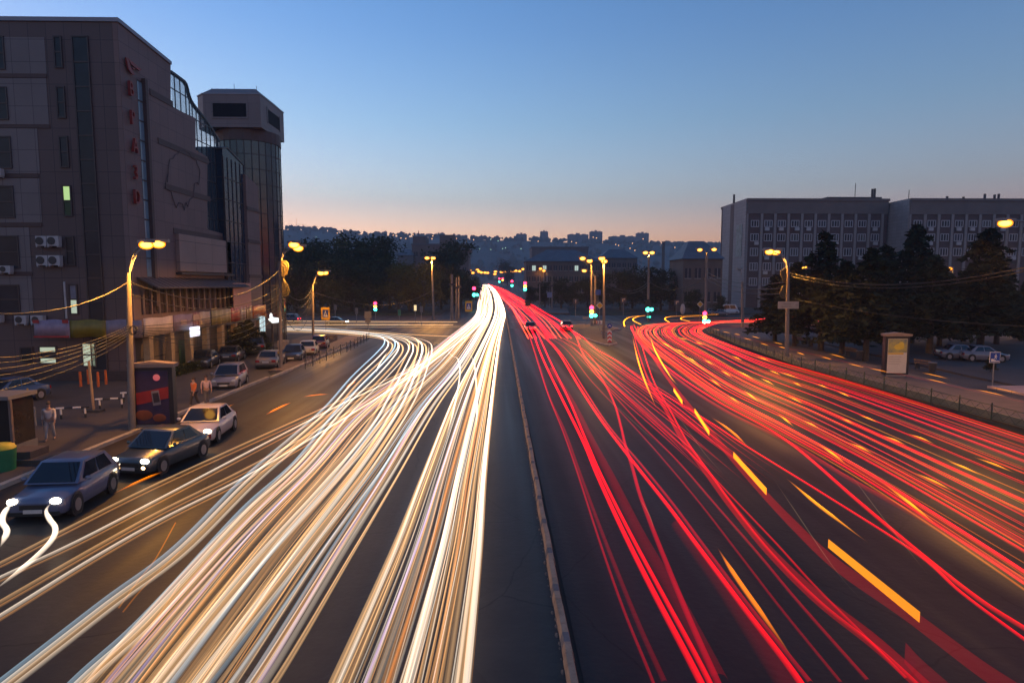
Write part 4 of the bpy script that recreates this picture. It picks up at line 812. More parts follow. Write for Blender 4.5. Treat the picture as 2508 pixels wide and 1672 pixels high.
# ---- advertising pillars
def ad_pillar(label, base, w, h, face_m, rz, poster):
    t = thing('advertising_pillar', label, 'advertising pillar', base, rz); L_ = True
    b = MB(); b.box(-w / 2 - .12, w / 2 + .12, -.3, .3, -.05, .14); b.box(-w * .42, w * .42, -.22, .22, .14, .3); b.build('base', M_back, t, L_)
    b = MB(); b.box(-w / 2, w / 2, -.2, .2, .3, h - .2); b.build('cabinet', pm('cabinet_black', (.02, .02, .025), .35), t, L_)
    b = MB(); b.prism([(-w / 2 - .1, -.28), (w / 2 + .1, -.28), (w / 2 + .1, .28), (-w / 2 - .1, .28)], h - .198, h - .03, top=[(-w / 2 - .13, -.3), (w / 2 + .13, -.3), (w / 2 + .13, .3), (-w / 2 - .13, .3)])
    b.extr([(-w / 2 - .13, -.3, h - .028), (w / 2 + .13, -.3, h - .028), (0, -.3, h + .1)], (0, .6, 0)); recalc(b.build('roof_cap', pm('cap_bronze', (.24, .18, .15), .45), t, L_))
    poster(t, w, h); return t
def posterR(t, w, h):
    x0, x1, z0, z1 = -w / 2 + .18, w / 2 - .18, .42, h - .38
    b = MB(); b.box(x0, x1, -.225, -.203, z0, z1); f = b.build('poster', pm('poster_white', (.50, .47, .42), .4, .05), t, True)
    zp = z0 + (z1 - z0) * .60
    b = MB(); b.box(x0 + .02, x1 - .02, -.233, -.227, zp, z1 - .02); o = b.build('picture', pm('poster_scene', (.10, .14, .16), .5, .3, 2.5, col2=(.42, .36, .08)), t, True); o.parent = f
    b = MB(); b.ball(((x0 + x1) / 2 + .1, -.236, zp + .42), .36, .004, .22, 14, 8); b.ball(((x0 + x1) / 2 + .25, -.236, zp + .6), .2, .004, .2, 12, 8); o = b.build('yellow_figure', pm('poster_yellow', (.55, .42, .05), .5), t, True); o.parent = f
    b = MB(); b.box(x0 + .02, x1 - .25, -.233, -.227, zp - .14, zp - .02); o = b.build('title_bar', pm('poster_gold', (.5, .33, .04), .5), t, True); o.parent = f
    for k in range(4): b = MB(); b.box(x0 + .1, x1 - .4 - .1 * (k % 2), -.233, -.227, zp - .34 - k * .17, zp - .30 - k * .17); o = b.build('text_line', pm('poster_ink', (.3, .28, .26), .5), t, True); o.parent = f
ad_pillar('advertising pillar with pale poster of a yellow figure on the plaza pavement', G(2190, 926), 1.75, 3.35, None, R(-4), posterR)
def posterL(t, w, h):
    x0, x1, z0, z1 = -w / 2 + .2, w / 2 - .2, .35, h - .36
    b = MB(); b.box(x0, x1, -.225, -.203, z0, z1); f = b.build('poster', pm('poster_night', (.035, .022, .06), .35, .2), t, True)
    b = MB(); zm = z0 + (z1 - z0) * .5; b.extr([(x0, -.235, zm - .35), (x1, -.235, zm - .05), (x1, -.235, zm + .5), (x0, -.235, zm + .22)], (0, .008, 0)); o = recalc(b.build('red_band', pm('poster_red', (.28, .02, .02), .4), t, True)); o.parent = f
    b = MB(); b.extr([(x0 + .75, -.25, zm - .4), (x0 + 1.1, -.25, zm - .35), (x0 + 1.02, -.25, zm + .35), (x0 + .68, -.25, zm + .3)], (0, .012, 0)); o = recalc(b.build('phone', pm('poster_grey', (.22, .18, .18), .4), t, True)); o.parent = f
    b = MB(); b.extr([(x0 + .79, -.26, zm - .26), (x0 + 1.06, -.26, zm - .22), (x0 + 1.0, -.26, zm + .24), (x0 + .74, -.26, zm + .2)], (0, .008, 0)); o = recalc(b.build('phone_screen', pm('poster_dark', (.04, .03, .04), .3), t, True)); o.parent = f
    b = MB(); b.ball((x0 + .95, -.235, zm + .95), .16, .006, .16, 14, 8); o = b.build('red_dot', em('poster_red_glow', (1, .02, .04), .35), t, True); o.parent = f
    b = MB(); b.ball((x0 + .3, -.235, zm - .85), .4, .006, .25, 14, 8); b.ball((x0 + 1.0, -.235, zm - 1.0), .3, .006, .2, 14, 8); o = b.build('orange_spot', pm('poster_orange', (.2, .05, .02), .4), t, True); o.parent = f
ad_pillar('dark advertising pillar with red and violet phone poster beside the concrete lamp', G(383, 1052), 1.85, 3.25, None, R(6), posterL)

# ---- fences, rails, barriers
M_iron = pm('fence_iron', (.03, .03, .03), .6)
def railing(label, pts, h, mat, step, name='railing', cross=True, z=.14, sheet=None):
    t = thing(name, label, 'fence', (pts[0][0], pts[0][1], z)); pts = [Vector((p[0], p[1], z)) for p in pts]; posts = []
    n_ = 0
    for a, c in zip(pts, pts[1:]):
        n = max(1, round((c - a).length / step))
        for k in range(n):
            p, q = a.lerp(c, k / n), a.lerp(c, (k + 1) / n)
            if n_ < 60: b = MB(); b.tube([p, p + Vector((0, 0, h * 1.08))], .035, 6); b.build('post', mat, t)
            n_ += 1
            b = MB()
            for zz in (.16, .93): b.tube([p + Vector((0, 0, h * zz)), q + Vector((0, 0, h * zz))], .018, 5)
            m = 3
            for s in range(m if cross else 0):
                u, v = p.lerp(q, s / m), p.lerp(q, (s + 1) / m)
                b.tube([u + Vector((0, 0, h * .16)), v + Vector((0, 0, h * .93))], .011, 4); b.tube([v + Vector((0, 0, h * .16)), u + Vector((0, 0, h * .93))], .011, 4)
            b.build('lattice_panel', mat, t)
    return t
fl = [G(748, 908), G(800, 887), G(850, 866), G(905, 836)]
railing('black iron lattice railing along the kerb of the parking strip', [(p.x, p.y) for p in fl], .95, M_iron, 2.0)
fr_ = [(24.9, 12), (24.8, 28), (24.9, 50), (27, 70), (30, 88)]
railing('low green mesh railing along the outbound kerb', fr_, .85, pm('fence_green', (.07, .085, .04), .6), 2.2, 'mesh_railing')
b = MB()
for a, c in zip(fr_, fr_[1:]): b.add([(a[0] + .25, a[1], .14), (c[0] + .25, c[1], .14), (c[0] + .25, c[1], .55), (a[0] + .25, a[1], .55), (a[0] + .35, a[1], .14), (c[0] + .35, c[1], .14), (c[0] + .35, c[1], .55), (a[0] + .35, a[1], .55)], [(0, 1, 2, 3), (5, 4, 7, 6), (3, 2, 6, 7)])
tag(b.build('low_wall', pm('low_wall', (.22, .20, .11), .8, .2, .8)), 'low pale green wall running behind the mesh railing', 'wall')
railing('grey stair railing at the underpass entrance', [(31.2, 30), (33.3, 34.5), (36, 37)], 1.05, M_steel, 1.5, 'stair_railing', False)
p = G(2470, 960); b = MB(); b.box(p.x - .3, p.x + 8, p.y - 2.6, p.y + 1.4, .0, .2); tag(b.build('stair_slab', pm('pink_stone', (.36, .25, .24), .8, .15, .7, brick=(1.2, -1.2, .03, (.15, .1, .1)))), 'pinkish stone slab at the head of the underpass stairs', 'slab')
def barrier(label, px, py, rz, n=4, ln=1.5):
    p = G(px, py, .13); t = thing('barrier_rail', label, 'barrier', p, rz, 'striped barrier rails by the parking'); 
    for k in range(n):
        b = MB(); b.tube([(ln * (k / n - .5), 0, .55), (ln * ((k + 1) / n - .5) - .004, 0, .55)], .05, 8); b.build('bar_stripe', M_whi if k % 2 == 0 else M_shell, t, True)
    for x in (-ln * .36, ln * .36):
        b = MB(); b.tube([(x, 0, .22), (x, 0, .5)], .05, 8); b.build('leg', M_whi, t, True); b = MB(); b.tube([(x, 0, -.02), (x, 0, .218)], .052, 8); b.build('leg_foot', M_shell, t, True)
barrier('striped black and white barrier rail next to the pale signpost', 272, 1000, R(14)); barrier('striped barrier rail between the walking person and the signpost', 180, 1024, R(14)); barrier('striped barrier rail under the yellow taxi style board', 40, 1000, R(10)); barrier('short striped barrier rail half hidden by the concrete lamp', 320, 984, R(16), 3, 1.0)
p = G(230, 1008, .13); t = thing('signpost', 'pale slim signpost on dark foot between two striped barriers', 'post', p); b = MB(); b.tube([p, p + Vector((-.1, 0, 2.75))], .07, 8); b.build('post', pm('post_ochre', (.3, .2, .12), .7), t); b = MB(); b.box(p.x - .45, p.x + .45, p.y - .25, p.y + .25, .0, .24); b.build('foot', M_dark, t)
for k, (px, py) in enumerate(((198, 946), (217, 940), (241, 947), (260, 941))):
    p = G(px, py, .13); b = MB(); b.tube([p, p + Vector((0, 0, .96))], .085, 10); b.ball(p + Vector((0, 0, .96)), .085, .085, .05, 10, 4); tag(b.build('bollard', pm('bollard_orange', (.5, .10, .015), .6)), 'orange bollard in the loose group before the lit doorway', 'bollard', 'orange bollards by the doorway')
b = MB(); p = G(88, 1043, .13); b.tube([(p.x - 3.2, p.y, 1.05), (p.x, p.y, 1.05), (p.x, p.y, 0)], .045, 8); tag(b.build('handrail', M_steel), 'single grey handrail bent down at its end near the street kiosk', 'handrail')
p = G(40, 985, .1); t = thing('yellow_board', 'yellow board with a brown spot in front of the parked blue car', 'sign', p); b = MB(); z = P(50, 968, p.y).z; b.box(p.x - .8, p.x + .75, p.y - .03, p.y, z - .35, z + .42); b.build('board', M_yel, t); b = MB(); b.ball((p.x, p.y - .035, z + .02), .42, .006, .2, 12, 6); b.build('brown_spot', M_brown, t); b = MB(); b.box(p.x - .8, p.x + .55, p.y - .03, p.y, z + .424, z + .85); b.build('brown_top', M_brown, t); b = MB(); b.tube([(p.x - .6, p.y + .04, 0), (p.x - .6, p.y + .04, z)], .04, 6); b.tube([(p.x + .55, p.y + .04, 0), (p.x + .55, p.y + .04, z)], .04, 6); b.build('leg', M_steel, t)
p = G(10, 1150, .13); t = thing('litter_bin', 'green litter bin with a yellow lid by the kiosk steps', 'bin', p); b = MB(); b.tube([p, p + Vector((0, 0, .8))], [.36, .42], 12); b.build('body', pm('bin_green', (.02, .16, .06), .5), t); b = MB(); b.ball(p + Vector((0, 0, .82)), .43, .43, .22, 12, 6); b.build('lid', pm('bin_yellow', (.55, .42, .02), .5), t)
p = G(40, 1140, .13); b = MB(); b.box(p.x - .6, p.x + .9, p.y, p.y + 1.2, .05, .33); b.box(p.x - .6, p.x + .4, p.y + .2, p.y + 1.2, .334, .6); tag(b.build('steps', pm('step_dark', (.07, .05, .045), .8)), 'two dark steps beside the green litter bin', 'steps')
p = G(0, 1115, .13); t = thing('kiosk', 'glazed kiosk with pale posts and dim shelves at the pavement edge', 'kiosk', p); b = MB(); b.box(p.x - 2.4, p.x + .35, p.y + .2, p.y + 1.6, .1, .45); b.build('base', M_back, t); b = MB(); b.box(p.x - 2.4, p.x + .4, p.y + .1, p.y + 1.7, 2.35, 2.5); b.build('roof', M_back, t); b = MB(); b.box(p.x - 2.4, p.x + .3, p.y + .25, p.y + 1.55, .454, 2.345); b.build('glazing', glass('kiosk_glass', (.03, .025, .022), .1), t); b = MB(); b.box(p.x + .302, p.x + .4, p.y + .2, p.y + .3, .454, 2.345); b.build('post', pm('kiosk_post', (.16, .11, .09)), t); b = MB(); b.box(p.x - .8, p.x - .72, p.y + .2, p.y + .248, .454, 2.345); b.build('post', pm('kiosk_post', (.16, .11, .09)), t)
# ---- striped stair wall and planter behind the parked cars
p = P(690, 845, 66); b = MB()
for k in range(6): b.box(-22.6, -19.9, 74 + k * .5, 74.46 + k * .5, 0.02, .12 + .12 * k)
struct(b.build('steps', M_pave)); 
b = MB(); b.box(-23.4, -22.4, 66, 66.8, 0, 1.0); tag(b.build('planter', pm('planter_cream', (.4, .29, .2), .8)), 'cream concrete planter by the shop conifers', 'planter')

# ================================================================ TREES
def leaf_mat(name, a, b_):
    return pm(name, a, .9, .3, .35, col2=b_, spec=.15)
M_lf = leaf_mat('leaves_dark', (.018, .024, .008), (.05, .058, .018)); M_lf2 = leaf_mat('leaves_lamplit', (.045, .042, .010), (.14, .11, .025)); M_nd = leaf_mat('needles', (.012, .018, .010), (.04, .045, .02))  # second leaf tone has lamplight painted into its yellower colour
M_bark = pm('bark', (.06, .045, .035), .9, .3, 2, bump=.5)
def leaf_quad(b, c, s_, rg, droop=0.0):
    n = Vector((rg.gauss(0, 1), rg.gauss(0, 1), rg.gauss(0, 1) + .3)).normalized(); a = n.orthogonal().normalized(); a.rotate(Matrix.Rotation(rg.uniform(0, 6.28), 3, n)); q = n.cross(a)
    w = s_ * rg.uniform(.35, .6); l = s_ * rg.uniform(.8, 1.2); b.add([c - a * l * .5, c + q * w * .5, c + a * l * .5 - n * s_ * .15, c - q * w * .5], [(0, 1, 2, 3)])
def deciduous(seed, H=12.0, Rr=4.4, leaves=4200, mat=None):
    rg = random.Random(seed); t = thing('tree', 'tree', 'tree'); b = MB(); tr = [(0, 0, -.2), (.1, .05, H * .2), (.0, .15, H * .4), (.2, 0, H * .75)]
    b.tube(tr, [.3, .24, .19, .06], 8); clumps = []
    for k in range(22):
        a = rg.uniform(0, 6.28); z0 = H * rg.uniform(.12, .5); rr = Rr * rg.uniform(.35, .95); z1 = H * rg.uniform(.14, .95); rr *= math.sqrt(max(.1, 1 - ((z1 / H - .55) / .48) ** 2))
        e_ = Vector((rr * math.cos(a), rr * math.sin(a), z1)); b.tube(smooth_path([(0, 0, z0), (e_.x * .5, e_.y * .5, z0 + (z1 - z0) * .65), e_], 5), [.1, .08, .06, .045, .02], 5); clumps.append((e_, rg.uniform(.9, 1.8)))
        clumps.append((e_ * .62 + Vector((rg.uniform(-.8, .8), rg.uniform(-.8, .8), H * .2)), rg.uniform(.9, 1.6)))
    clumps.append((Vector((0, 0, H * .9)), 1.3)); b.build('trunk', M_bark, t, True); f = MB()
    for k in range(leaves):
        c, s_ = rg.choice(clumps); d = Vector((rg.gauss(0, 1), rg.gauss(0, 1), rg.gauss(0, .8))).normalized() * s_ * rg.uniform(.3, 1.12) ** .6
        leaf_quad(f, c + d, rg.uniform(.32, .68), rg)
    f.build('crown', mat or M_lf, t, True); return t
def conifer(seed, H=12.0, Rr=3.0, z0=.2, boughs=110, mat=None, gap=.15):
    rg = random.Random(seed); t = thing('conifer', 'conifer', 'tree'); b = MB(); b.tube([(0, 0, -.2), (.05, 0, H * .5), (0, 0, H)], [.22, .14, .02], 8); b.build('trunk', M_bark, t, True); f = MB()
    for k in range(boughs):
        h = z0 + (1 - z0) * ((k + rg.random()) / boughs); a = k * 2.4 + rg.uniform(-.4, .4); ln = Rr * (1.03 - h) ** .75 * rg.uniform(.55, 1.12) + .15; z = H * h
        if rg.random() < gap: continue
        p0 = Vector((0, 0, z)); d = Vector((math.cos(a), math.sin(a), 0)); f.tube([p0, p0 + d * ln * .5 + Vector((0, 0, .05)), p0 + d * ln - Vector((0, 0, .18 * ln))], [.035, .025, .01], 4)
        for q in range(int(10 + ln * 13)):
            u = rg.uniform(.12, 1.02); w = (.55 - .3 * u) * ln * .6; c = p0 + d * ln * u + Vector((-d.y, d.x, 0)) * rg.uniform(-w, w) + Vector((0, 0, -.18 * ln * u * u - rg.uniform(0, .35)))
            leaf_quad(f, c, rg.uniform(.35, .75), rg)
    f.build('crown', mat or M_nd, t, True); return t
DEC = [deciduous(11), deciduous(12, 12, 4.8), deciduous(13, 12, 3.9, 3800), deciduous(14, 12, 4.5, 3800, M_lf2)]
CON = [conifer(21), conifer(22, 12, 3.3, .16, 120), conifer(23, 12, 2.8, .26, 100)]
used = set()
def plant(src, label, base, h, sx=1.0, rz=None, group=None):
    o = src if src.name not in used else dup(src); used.add(src.name); hh = 12.0
    o.location = base; o.rotation_euler = (0, 0, rnd.uniform(0, 6.28) if rz is None else rz); s_ = h / hh; o.scale = (s_ * sx, s_ * sx, s_); o['label'] = label
    if group: o['group'] = group
    elif 'group' in o: del o['group']
    return o
# park behind the cross street
def park(px, ytop, Y, src, lab, sx=1.3): g = gz(Y); p = P(px, 690, Y); plant(src, lab, (p.x, Y, g), P(px, ytop, Y).z - g, sx, group='trees of the park beyond the cross street')
LP_ = 'dark leafy tree of the park beyond the cross street'
for px, yt, Y, k in ((700, 628, 160, 0), (722, 606, 172, 1), (752, 590, 180, 2), (785, 588, 178, 0), (812, 612, 165, 1), (846, 585, 190, 3), (875, 590, 185, 2), (905, 580, 180, 1), (932, 584, 176, 0), (955, 618, 170, 2), (725, 650, 150, 2), (770, 640, 152, 1), (860, 632, 156, 0), (905, 640, 150, 2), (815, 655, 148, 0), (690, 660, 146, 1)): park(px, yt, Y, DEC[k], LP_)
for px, yt, Y, k, l in ((975, 650, 150, 3, 'olive lit tree glowing under the twin headed lamp'), (1003, 642, 158, 3, 'tall tree with lamplight painted into its leaves behind the twin headed lamp pole'), (1035, 655, 150, 3, 'small yellowish tree in the lamp light by the park corner'), (1110, 590, 205, 0, 'round dark tree taller than the rose apartment house'), (1090, 606, 195, 1, 'dark tree just before the round tallest one'), (1080, 660, 165, 2, 'dark bushy tree behind the three bare poles'), (1130, 668, 170, 1, 'dark tree edging the avenue beside the bare poles'), (1152, 676, 195, 3, 'yellow lit tree under the orange lamps of the oncoming row'), (1165, 684, 240, 3, 'small yellow lit tree farther up the avenue')): park(px, yt, Y, DEC[k], l)
for px, yt, Y, k, l in ((1243, 638, 480, 2, 'lone rounded tree in the middle of the far avenue'), (1300, 700, 190, 2, 'low dark tree by the far outbound pavement'), (1335, 690, 178, 0, 'dark tree next to the pale blue road sign'), (1375, 682, 170, 1, 'dark tree under the slate roofed brick house'), (1410, 690, 168, 0, 'dark tree behind the straight arrow lane sign'), (1440, 680, 175, 2, 'dark tree behind the yellow diamond of the island'), (1475, 672, 165, 1, 'bushy tree behind the island lamp pole'), (1520, 664, 160, 0, 'tall dark tree behind the bent arrow lane sign'), (1550, 660, 168, 2, 'dark tree between the island lamp and the far corner lamp'), (1585, 655, 160, 1, 'dark tree exactly behind the far corner lamp'), (1620, 660, 158, 0, 'dark tree next to the pale oval sculpture'), (1655, 672, 156, 2, 'dark tree before the small gabled house'), (1700, 710, 140, 1, 'low tree at the foot of the small gabled house'), (1765, 724, 138, 0, 'low dark shrub tree at the foot of the pale end wall')): park(px, yt, Y, DEC[k], l)
# plaza conifers
def con(px, pb, yt, k, l, sx=1.0): p = G(px, pb); plant(CON[k], l, (p.x, p.y, .12), P(px, yt, p.y).z - .12, sx * 1.3)
con(1897, 838, 672, 1, 'short dense conifer closest to the junction on the plaza', 1.45)
con(1945, 850, 640, 0, 'medium conifer just behind the wing shaped garland', 1.2)
con(2010, 858, 566, 2, 'tall slim topped conifer in the first row of the plaza', 1.15)
con(2062, 868, 640, 1, 'broad conifer with low top in the middle of the plaza row', 1.3)
con(2120, 884, 605, 0, 'conifer rising straight behind the advertising pillar', 1.2)
con(2160, 845, 600, 2, 'conifer with pointed top set back behind the pillar', 1.25)
con(2231, 842, 548, 1, 'tallest pointed conifer in front of the pale block corner', 1.1)
con(2275, 868, 622, 0, 'conifer with wide skirt between the two tallest', 1.35)
con(2300, 850, 650, 2, 'short conifer in the shade by the reddish lamp', 1.3)
con(2400, 862, 560, 1, 'huge spreading conifer at the edge of the car park', 1.3)
con(2440, 845, 640, 0, 'dark conifer behind the huge spreading one', 1.3)
con(2360, 838, 660, 2, 'low conifer behind the parked dark cars', 1.3)
con(2500, 838, 690, 2, 'small conifer beside the white park lamp', 1.2)
con(2425, 915, 868, 0, 'tiny young conifer near the underpass sign', 1.3)
for px, pb, yt, l in ((588, 876, 795, 'dark conifer standing before the shop arcade'), (612, 868, 782, 'taller dark conifer of the pair by the shop arcade'), (645, 862, 812, 'bushy low conifer next to the cream planter')): con(px, pb, yt, 1, l, 1.9)
# low hedge at the arcade and lawn tufts
b = MB(); rg = random.Random(5)
for k in range(1800): leaf_quad(b, Vector((-24.6 + rg.uniform(-.35, .35), rg.uniform(45, 54), rg.uniform(.05, .75))), .22, rg)
tag(b.build('hedge', M_lf), 'low clipped hedge in front of the arcade columns', 'hedge')['kind'] = 'stuff'
# plaza benches
def bench(px, py, l):
    p = G(px, py, .13); t = thing('park_bench', l, 'bench', p, R(100)); b = MB()
    for k in range(3): b.box(-.8, .8, -.2 + k * .14, -.08 + k * .14, .42, .46)
    b.build('seat', pm('bench_wood', (.12, .07, .045), .7), t, True); b = MB(); b.box(-.8, .8, .25, .29, .5, .62); b.box(-.8, .8, .27, .31, .68, .82); b.build('backrest', pm('bench_wood', (.12, .07, .045)), t, True)
    for x in (-.7, .7): b = MB(); b.box(x - .03, x + .03, -.2, .26, 0, .415); b.build('leg', M_dark, t, True)
bench(1962, 842, 'park bench under the first plaza conifers'); bench(2090, 872, 'park bench between the conifer trunks before the pillar'); bench(2265, 905, 'park bench just past the advertising pillar')
for px, py, l in ((1985, 848, 'dark litter bin beside the bench under the first conifers'), (2105, 880, 'dark litter bin beside the middle bench'), (2283, 912, 'dark litter bin beside the bench past the pillar')):
    p = G(px, py, .13); t = thing('litter_bin', l, 'bin', p); b = MB(); b.tube([p, p + Vector((0, 0, .75))], [.24, .3], 10); b.build('body', M_dark, t); b = MB(); b.tube([p + Vector((0, 0, .752)), p + Vector((0, 0, .8))], [.32, .32], 10); b.build('rim', M_back, t)

# ================================================================ CARS
M_tyre = pm('tyre', (.015, .015, .015), .85); M_rim = pm('rim', (.35, .35, .36), .35, .1, metal=.8); M_cg = glass('car_glass', (.012, .015, .02), .04)
M_hl_off = pm('headlamp', (.40, .40, .38), .15, .1, coat=.8); M_tl_off = pm('tail_lamp', (.25, .01, .01), .2, .1, coat=.8); M_hl_on = em('headlamp_on', (1, .86, .62), 16); M_fog_on = em('fog_on', (1, .68, .3), 10); M_tl_on = em('tail_on', (1, .02, .03), 5); M_plate = pm('plate', (.5, .48, .45), .5)
def car(name, label, mid, heading, kind='sedan', paint=(.3, .3, .3), lit_head=False, lit_tail=False, fog=False, scale=1.0, cat='car', group=None):
    """heading: direction the bonnet points to (world, radians from -Y)"""
    t = thing(name, label, cat, mid, heading, group); t.scale = (1, .8, 1)
    L, Wd, H = {'sedan': (4.5, 1.76, 1.45), 'hatch': (4.1, 1.70, 1.50), 'mpv': (4.1, 1.72, 1.62), 'suv': (4.6, 1.85, 1.75), 'van': (5.2, 2.0, 2.25)}[kind]; hw = Wd / 2
    mp_ = pm('paint_%02d%02d%02d' % tuple(int(c * 99) for c in paint), paint, .28, .05, 2, coat=.7, spec=.5)
    belt = {'sedan': .92, 'hatch': .93, 'mpv': .98, 'suv': 1.08, 'van': 1.15}[kind]; f, r_ = -L / 2, L / 2
    hood = belt - .12; tail = {'sedan': belt - .02, 'hatch': belt, 'mpv': belt, 'suv': belt, 'van': belt}[kind]
    st = [(f, .34, .58, .80), (f + .07, .24, .66, .88), (f + .30, .2, hood - .08, .95), (f + 1.0, .2, hood, .985), (f + 1.35, .2, belt - .02, 1), (0, .2, belt, 1), (r_ - 1.0, .2, belt, 1), (r_ - .35, .22, tail, .97), (r_ - .06, .27, tail - .06, .90), (r_, .36, tail - .2, .84)]
    b = MB(); n = 10; vs = []
    for (y, z0, z1, w) in st:
        w *= hw; hgt = z1 - z0; sec = [(-w * .9, z0), (-w * .985, z0 + hgt * .2), (-w, z0 + hgt * .5), (-w * .965, z1 - hgt * .14), (-w * .84, z1)]
        vs += [(x, y, z) for x, z in sec] + [(-x, y, z) for x, z in reversed(sec)]
    fs = [tuple(range(n)), tuple(range((len(st) - 1) * n, len(st) * n))[::-1]]
    for i in range(len(st) - 1):
        for j in range(n): fs.append((i * n + j, i * n + (j + 1) % n, (i + 1) * n + (j + 1) % n, (i + 1) * n + j))
    b.add(vs, fs, None, True)
    cab = {'sedan': (f + 1.15, f + 2.0, r_ - 1.35, r_ - .62), 'hatch': (f + 1.05, f + 1.85, r_ - .75, r_ - .22), 'mpv': (f + .85, f + 1.75, r_ - .55, r_ - .12), 'suv': (f + 1.25, f + 1.95, r_ - .6, r_ - .15), 'van': (f + .5, f + 1.15, r_ - .2, r_ - .06)}[kind]
    bw, tw_ = hw * .93, hw * (.74 if kind != 'van' else .86); y0, y1, y2, y3 = cab; zb_ = belt - .03
    C = [Vector(p) for p in ((-bw, y0, zb_), (bw, y0, zb_), (bw, y3, zb_), (-bw, y3, zb_), (-tw_, y1, H - .05), (tw_, y1, H - .05), (tw_, y2, H - .05), (-tw_, y2, H - .05), (-tw_ * .7, y1 + .2, H), (tw_ * .7, y1 + .2, H), (tw_ * .7, y2 - .2, H), (-tw_ * .7, y2 - .2, H))]
    b.add(C, [(0, 1, 5, 4), (1, 2, 6, 5), (2, 3, 7, 6), (3, 0, 4, 7), (4, 5, 9, 8), (5, 6, 10, 9), (6, 7, 11, 10), (7, 4, 8, 11), (8, 9, 10, 11)])
    body = recalc(b.build('body', mp_, t, True))
    def pane(nm, a, c, d, e_, u0, u1, v0, v1):
        q = MB(); g = lambda u, v: (a.lerp(c, u)).lerp(e_.lerp(d, u), v); nrm = (c - a).cross(e_ - a).normalized()
        if nrm.dot((a + c + d + e_) / 4 - Vector((0, (y0 + y3) / 2, belt))) < 0: nrm = -nrm
        ps = [g(u, v) + nrm * .006 for u, v in ((u0, v0), (u1, v0), (u1, v1), (u0, v1))]; q.extr(ps, nrm * .012); return recalc(q.build(nm, M_cg, t, True))
    pane('windscreen', C[0], C[1], C[5], C[4], .06, .94, .06, .92); pane('rear_window', C[3], C[2], C[6], C[7], .08, .92, .14, .9)
    for s_ in (0, 1):
        q = (C[0], C[3], C[7], C[4]) if s_ == 0 else (C[1], C[2], C[6], C[5])
        for (u0, u1) in ((.10, .47), (.51, .86)): pane('side_window', *q, u0, u1, .12, .88)
        b = MB(); sx = -1 if s_ == 0 else 1; b.ball((sx * (hw + .09), y0 + .35, belt + .06), .1, .06, .075, 8, 5); b.build('mirror', mp_, t, True)
    for sx in (-1, 1):
        for y in (f + .82, r_ - .82):
            b = MB(); b.cyl((sx * (hw - .09), y, .32), (1, 0, 0), .32, .22, 18); w = b.build('wheel', M_tyre, t, True); b = MB(); b.cyl((sx * (hw + .018), y, .32), (1, 0, 0), .2, .02, 14); o = b.build('rim', M_rim, t, True); o.parent = w
        b = MB(); b.ball((sx * hw * .70, f + .07, .63), hw * .19, .12, .10, 10, 6); b.build('headlight', M_hl_on if lit_head else M_hl_off, t, True)
        if fog: b = MB(); b.ball((sx * hw * .66, f + .03, .4), .1, .06, .07, 8, 5); b.build('fog_light', M_fog_on, t, True)
        b = MB(); b.box(sx * hw * .72 - .16, sx * hw * .72 + .16, r_ - .09, r_ + .01, tail - .3, tail - .12); b.build('tail_light', M_tl_on if lit_tail else M_tl_off, t, True)
    for sx in (-1, 1):
        for y in (f + .82, r_ - .82): b = MB(); b.cyl((sx * (hw - .004), y, .33), (1, 0, 0), .385, .02, 18); b.build('wheel_arch', M_shell, t, True)
    b = MB(); b.box(-hw * .82, hw * .82, f - .035, f + .3, .21, .33); b.build('bumper', M_tyre, t, True); b = MB(); b.box(-hw * .82, hw * .82, r_ - .3, r_ + .03, .24, .40); b.build('bumper', M_tyre, t, True)
    b = MB(); b.box(-hw * .45, hw * .45, f - .012, f + .1, .40, .54); b.build('grille', M_shell, t, True)
    b = MB(); b.box(-.26, .26, f - .06, f - .037, .30, .41); b.build('number_plate', M_plate, t, True); b = MB(); b.box(-.26, .26, r_ + .002, r_ + .02, .55, .66); b.build('number_plate', M_plate, t, True)
    return t
def parked(name, label, pf, prr, kind, paint, z=.02, **kw):
    a, c = G(*pf, z), G(*prr, z); m = (a + c) / 2; h = math.atan2(a.x - c.x, -(a.y - c.y)); return car(name, label, (m.x, m.y, z), h, kind, paint, **kw)
def lane_car(label, px, py, h, kind, paint, **kw):
    p = G(px, py, .65); L = {'sedan': 4.5, 'hatch': 4.1, 'suv': 4.6, 'mpv': 4.1, 'van': 5.2}[kind] * .4; d = Vector((math.sin(h), -math.cos(h), 0)); m = p - d * L; return car('car', label, (m.x, m.y, .002), h, kind, paint, **kw)
lane_car('pinkish white saloon with both headlights lit at the kerb lane', 470, 1057, R(6), 'sedan', (.50, .40, .36), lit_head=True)
lane_car('dark saloon with two headlights and two fog lights lit', 314, 1128, R(-10), 'sedan', (.04, .05, .055), lit_head=True, fog=True)
lane_car('blue grey hatchback with lit headlights nearest the bin', 80, 1228, R(4), 'hatch', (.10, .11, .17), lit_head=True)
parked('parked_car', 'silver people carrier with sloping nose by the two ghostly walkers', (522, 972), (600, 926), 'mpv', (.20, .18, .19))
parked('parked_car', 'black saloon facing the road next to the hedge', (468, 912), (530, 886), 'sedan', (.02, .022, .03))
parked('parked_car', 'dark saloon parked nose in just behind the black one', (584, 876), (548, 893), 'sedan', (.035, .035, .04))
parked('parked_car', 'dark blue off roader seen from behind by the shop conifers', (634, 855), (622, 876), 'suv', (.02, .025, .05))
parked('parked_car', 'silver saloon seen from behind at the garland lamp', (690, 884), (634, 914), 'sedan', (.17, .145, .13))
parked('parked_car', 'navy saloon facing the road behind the garland lamp', (700, 896), (738, 868), 'sedan', (.03, .035, .06))
parked('parked_car', 'cream white saloon in the middle of the kerb row', (770, 858), (742, 880), 'sedan', (.36, .31, .25))
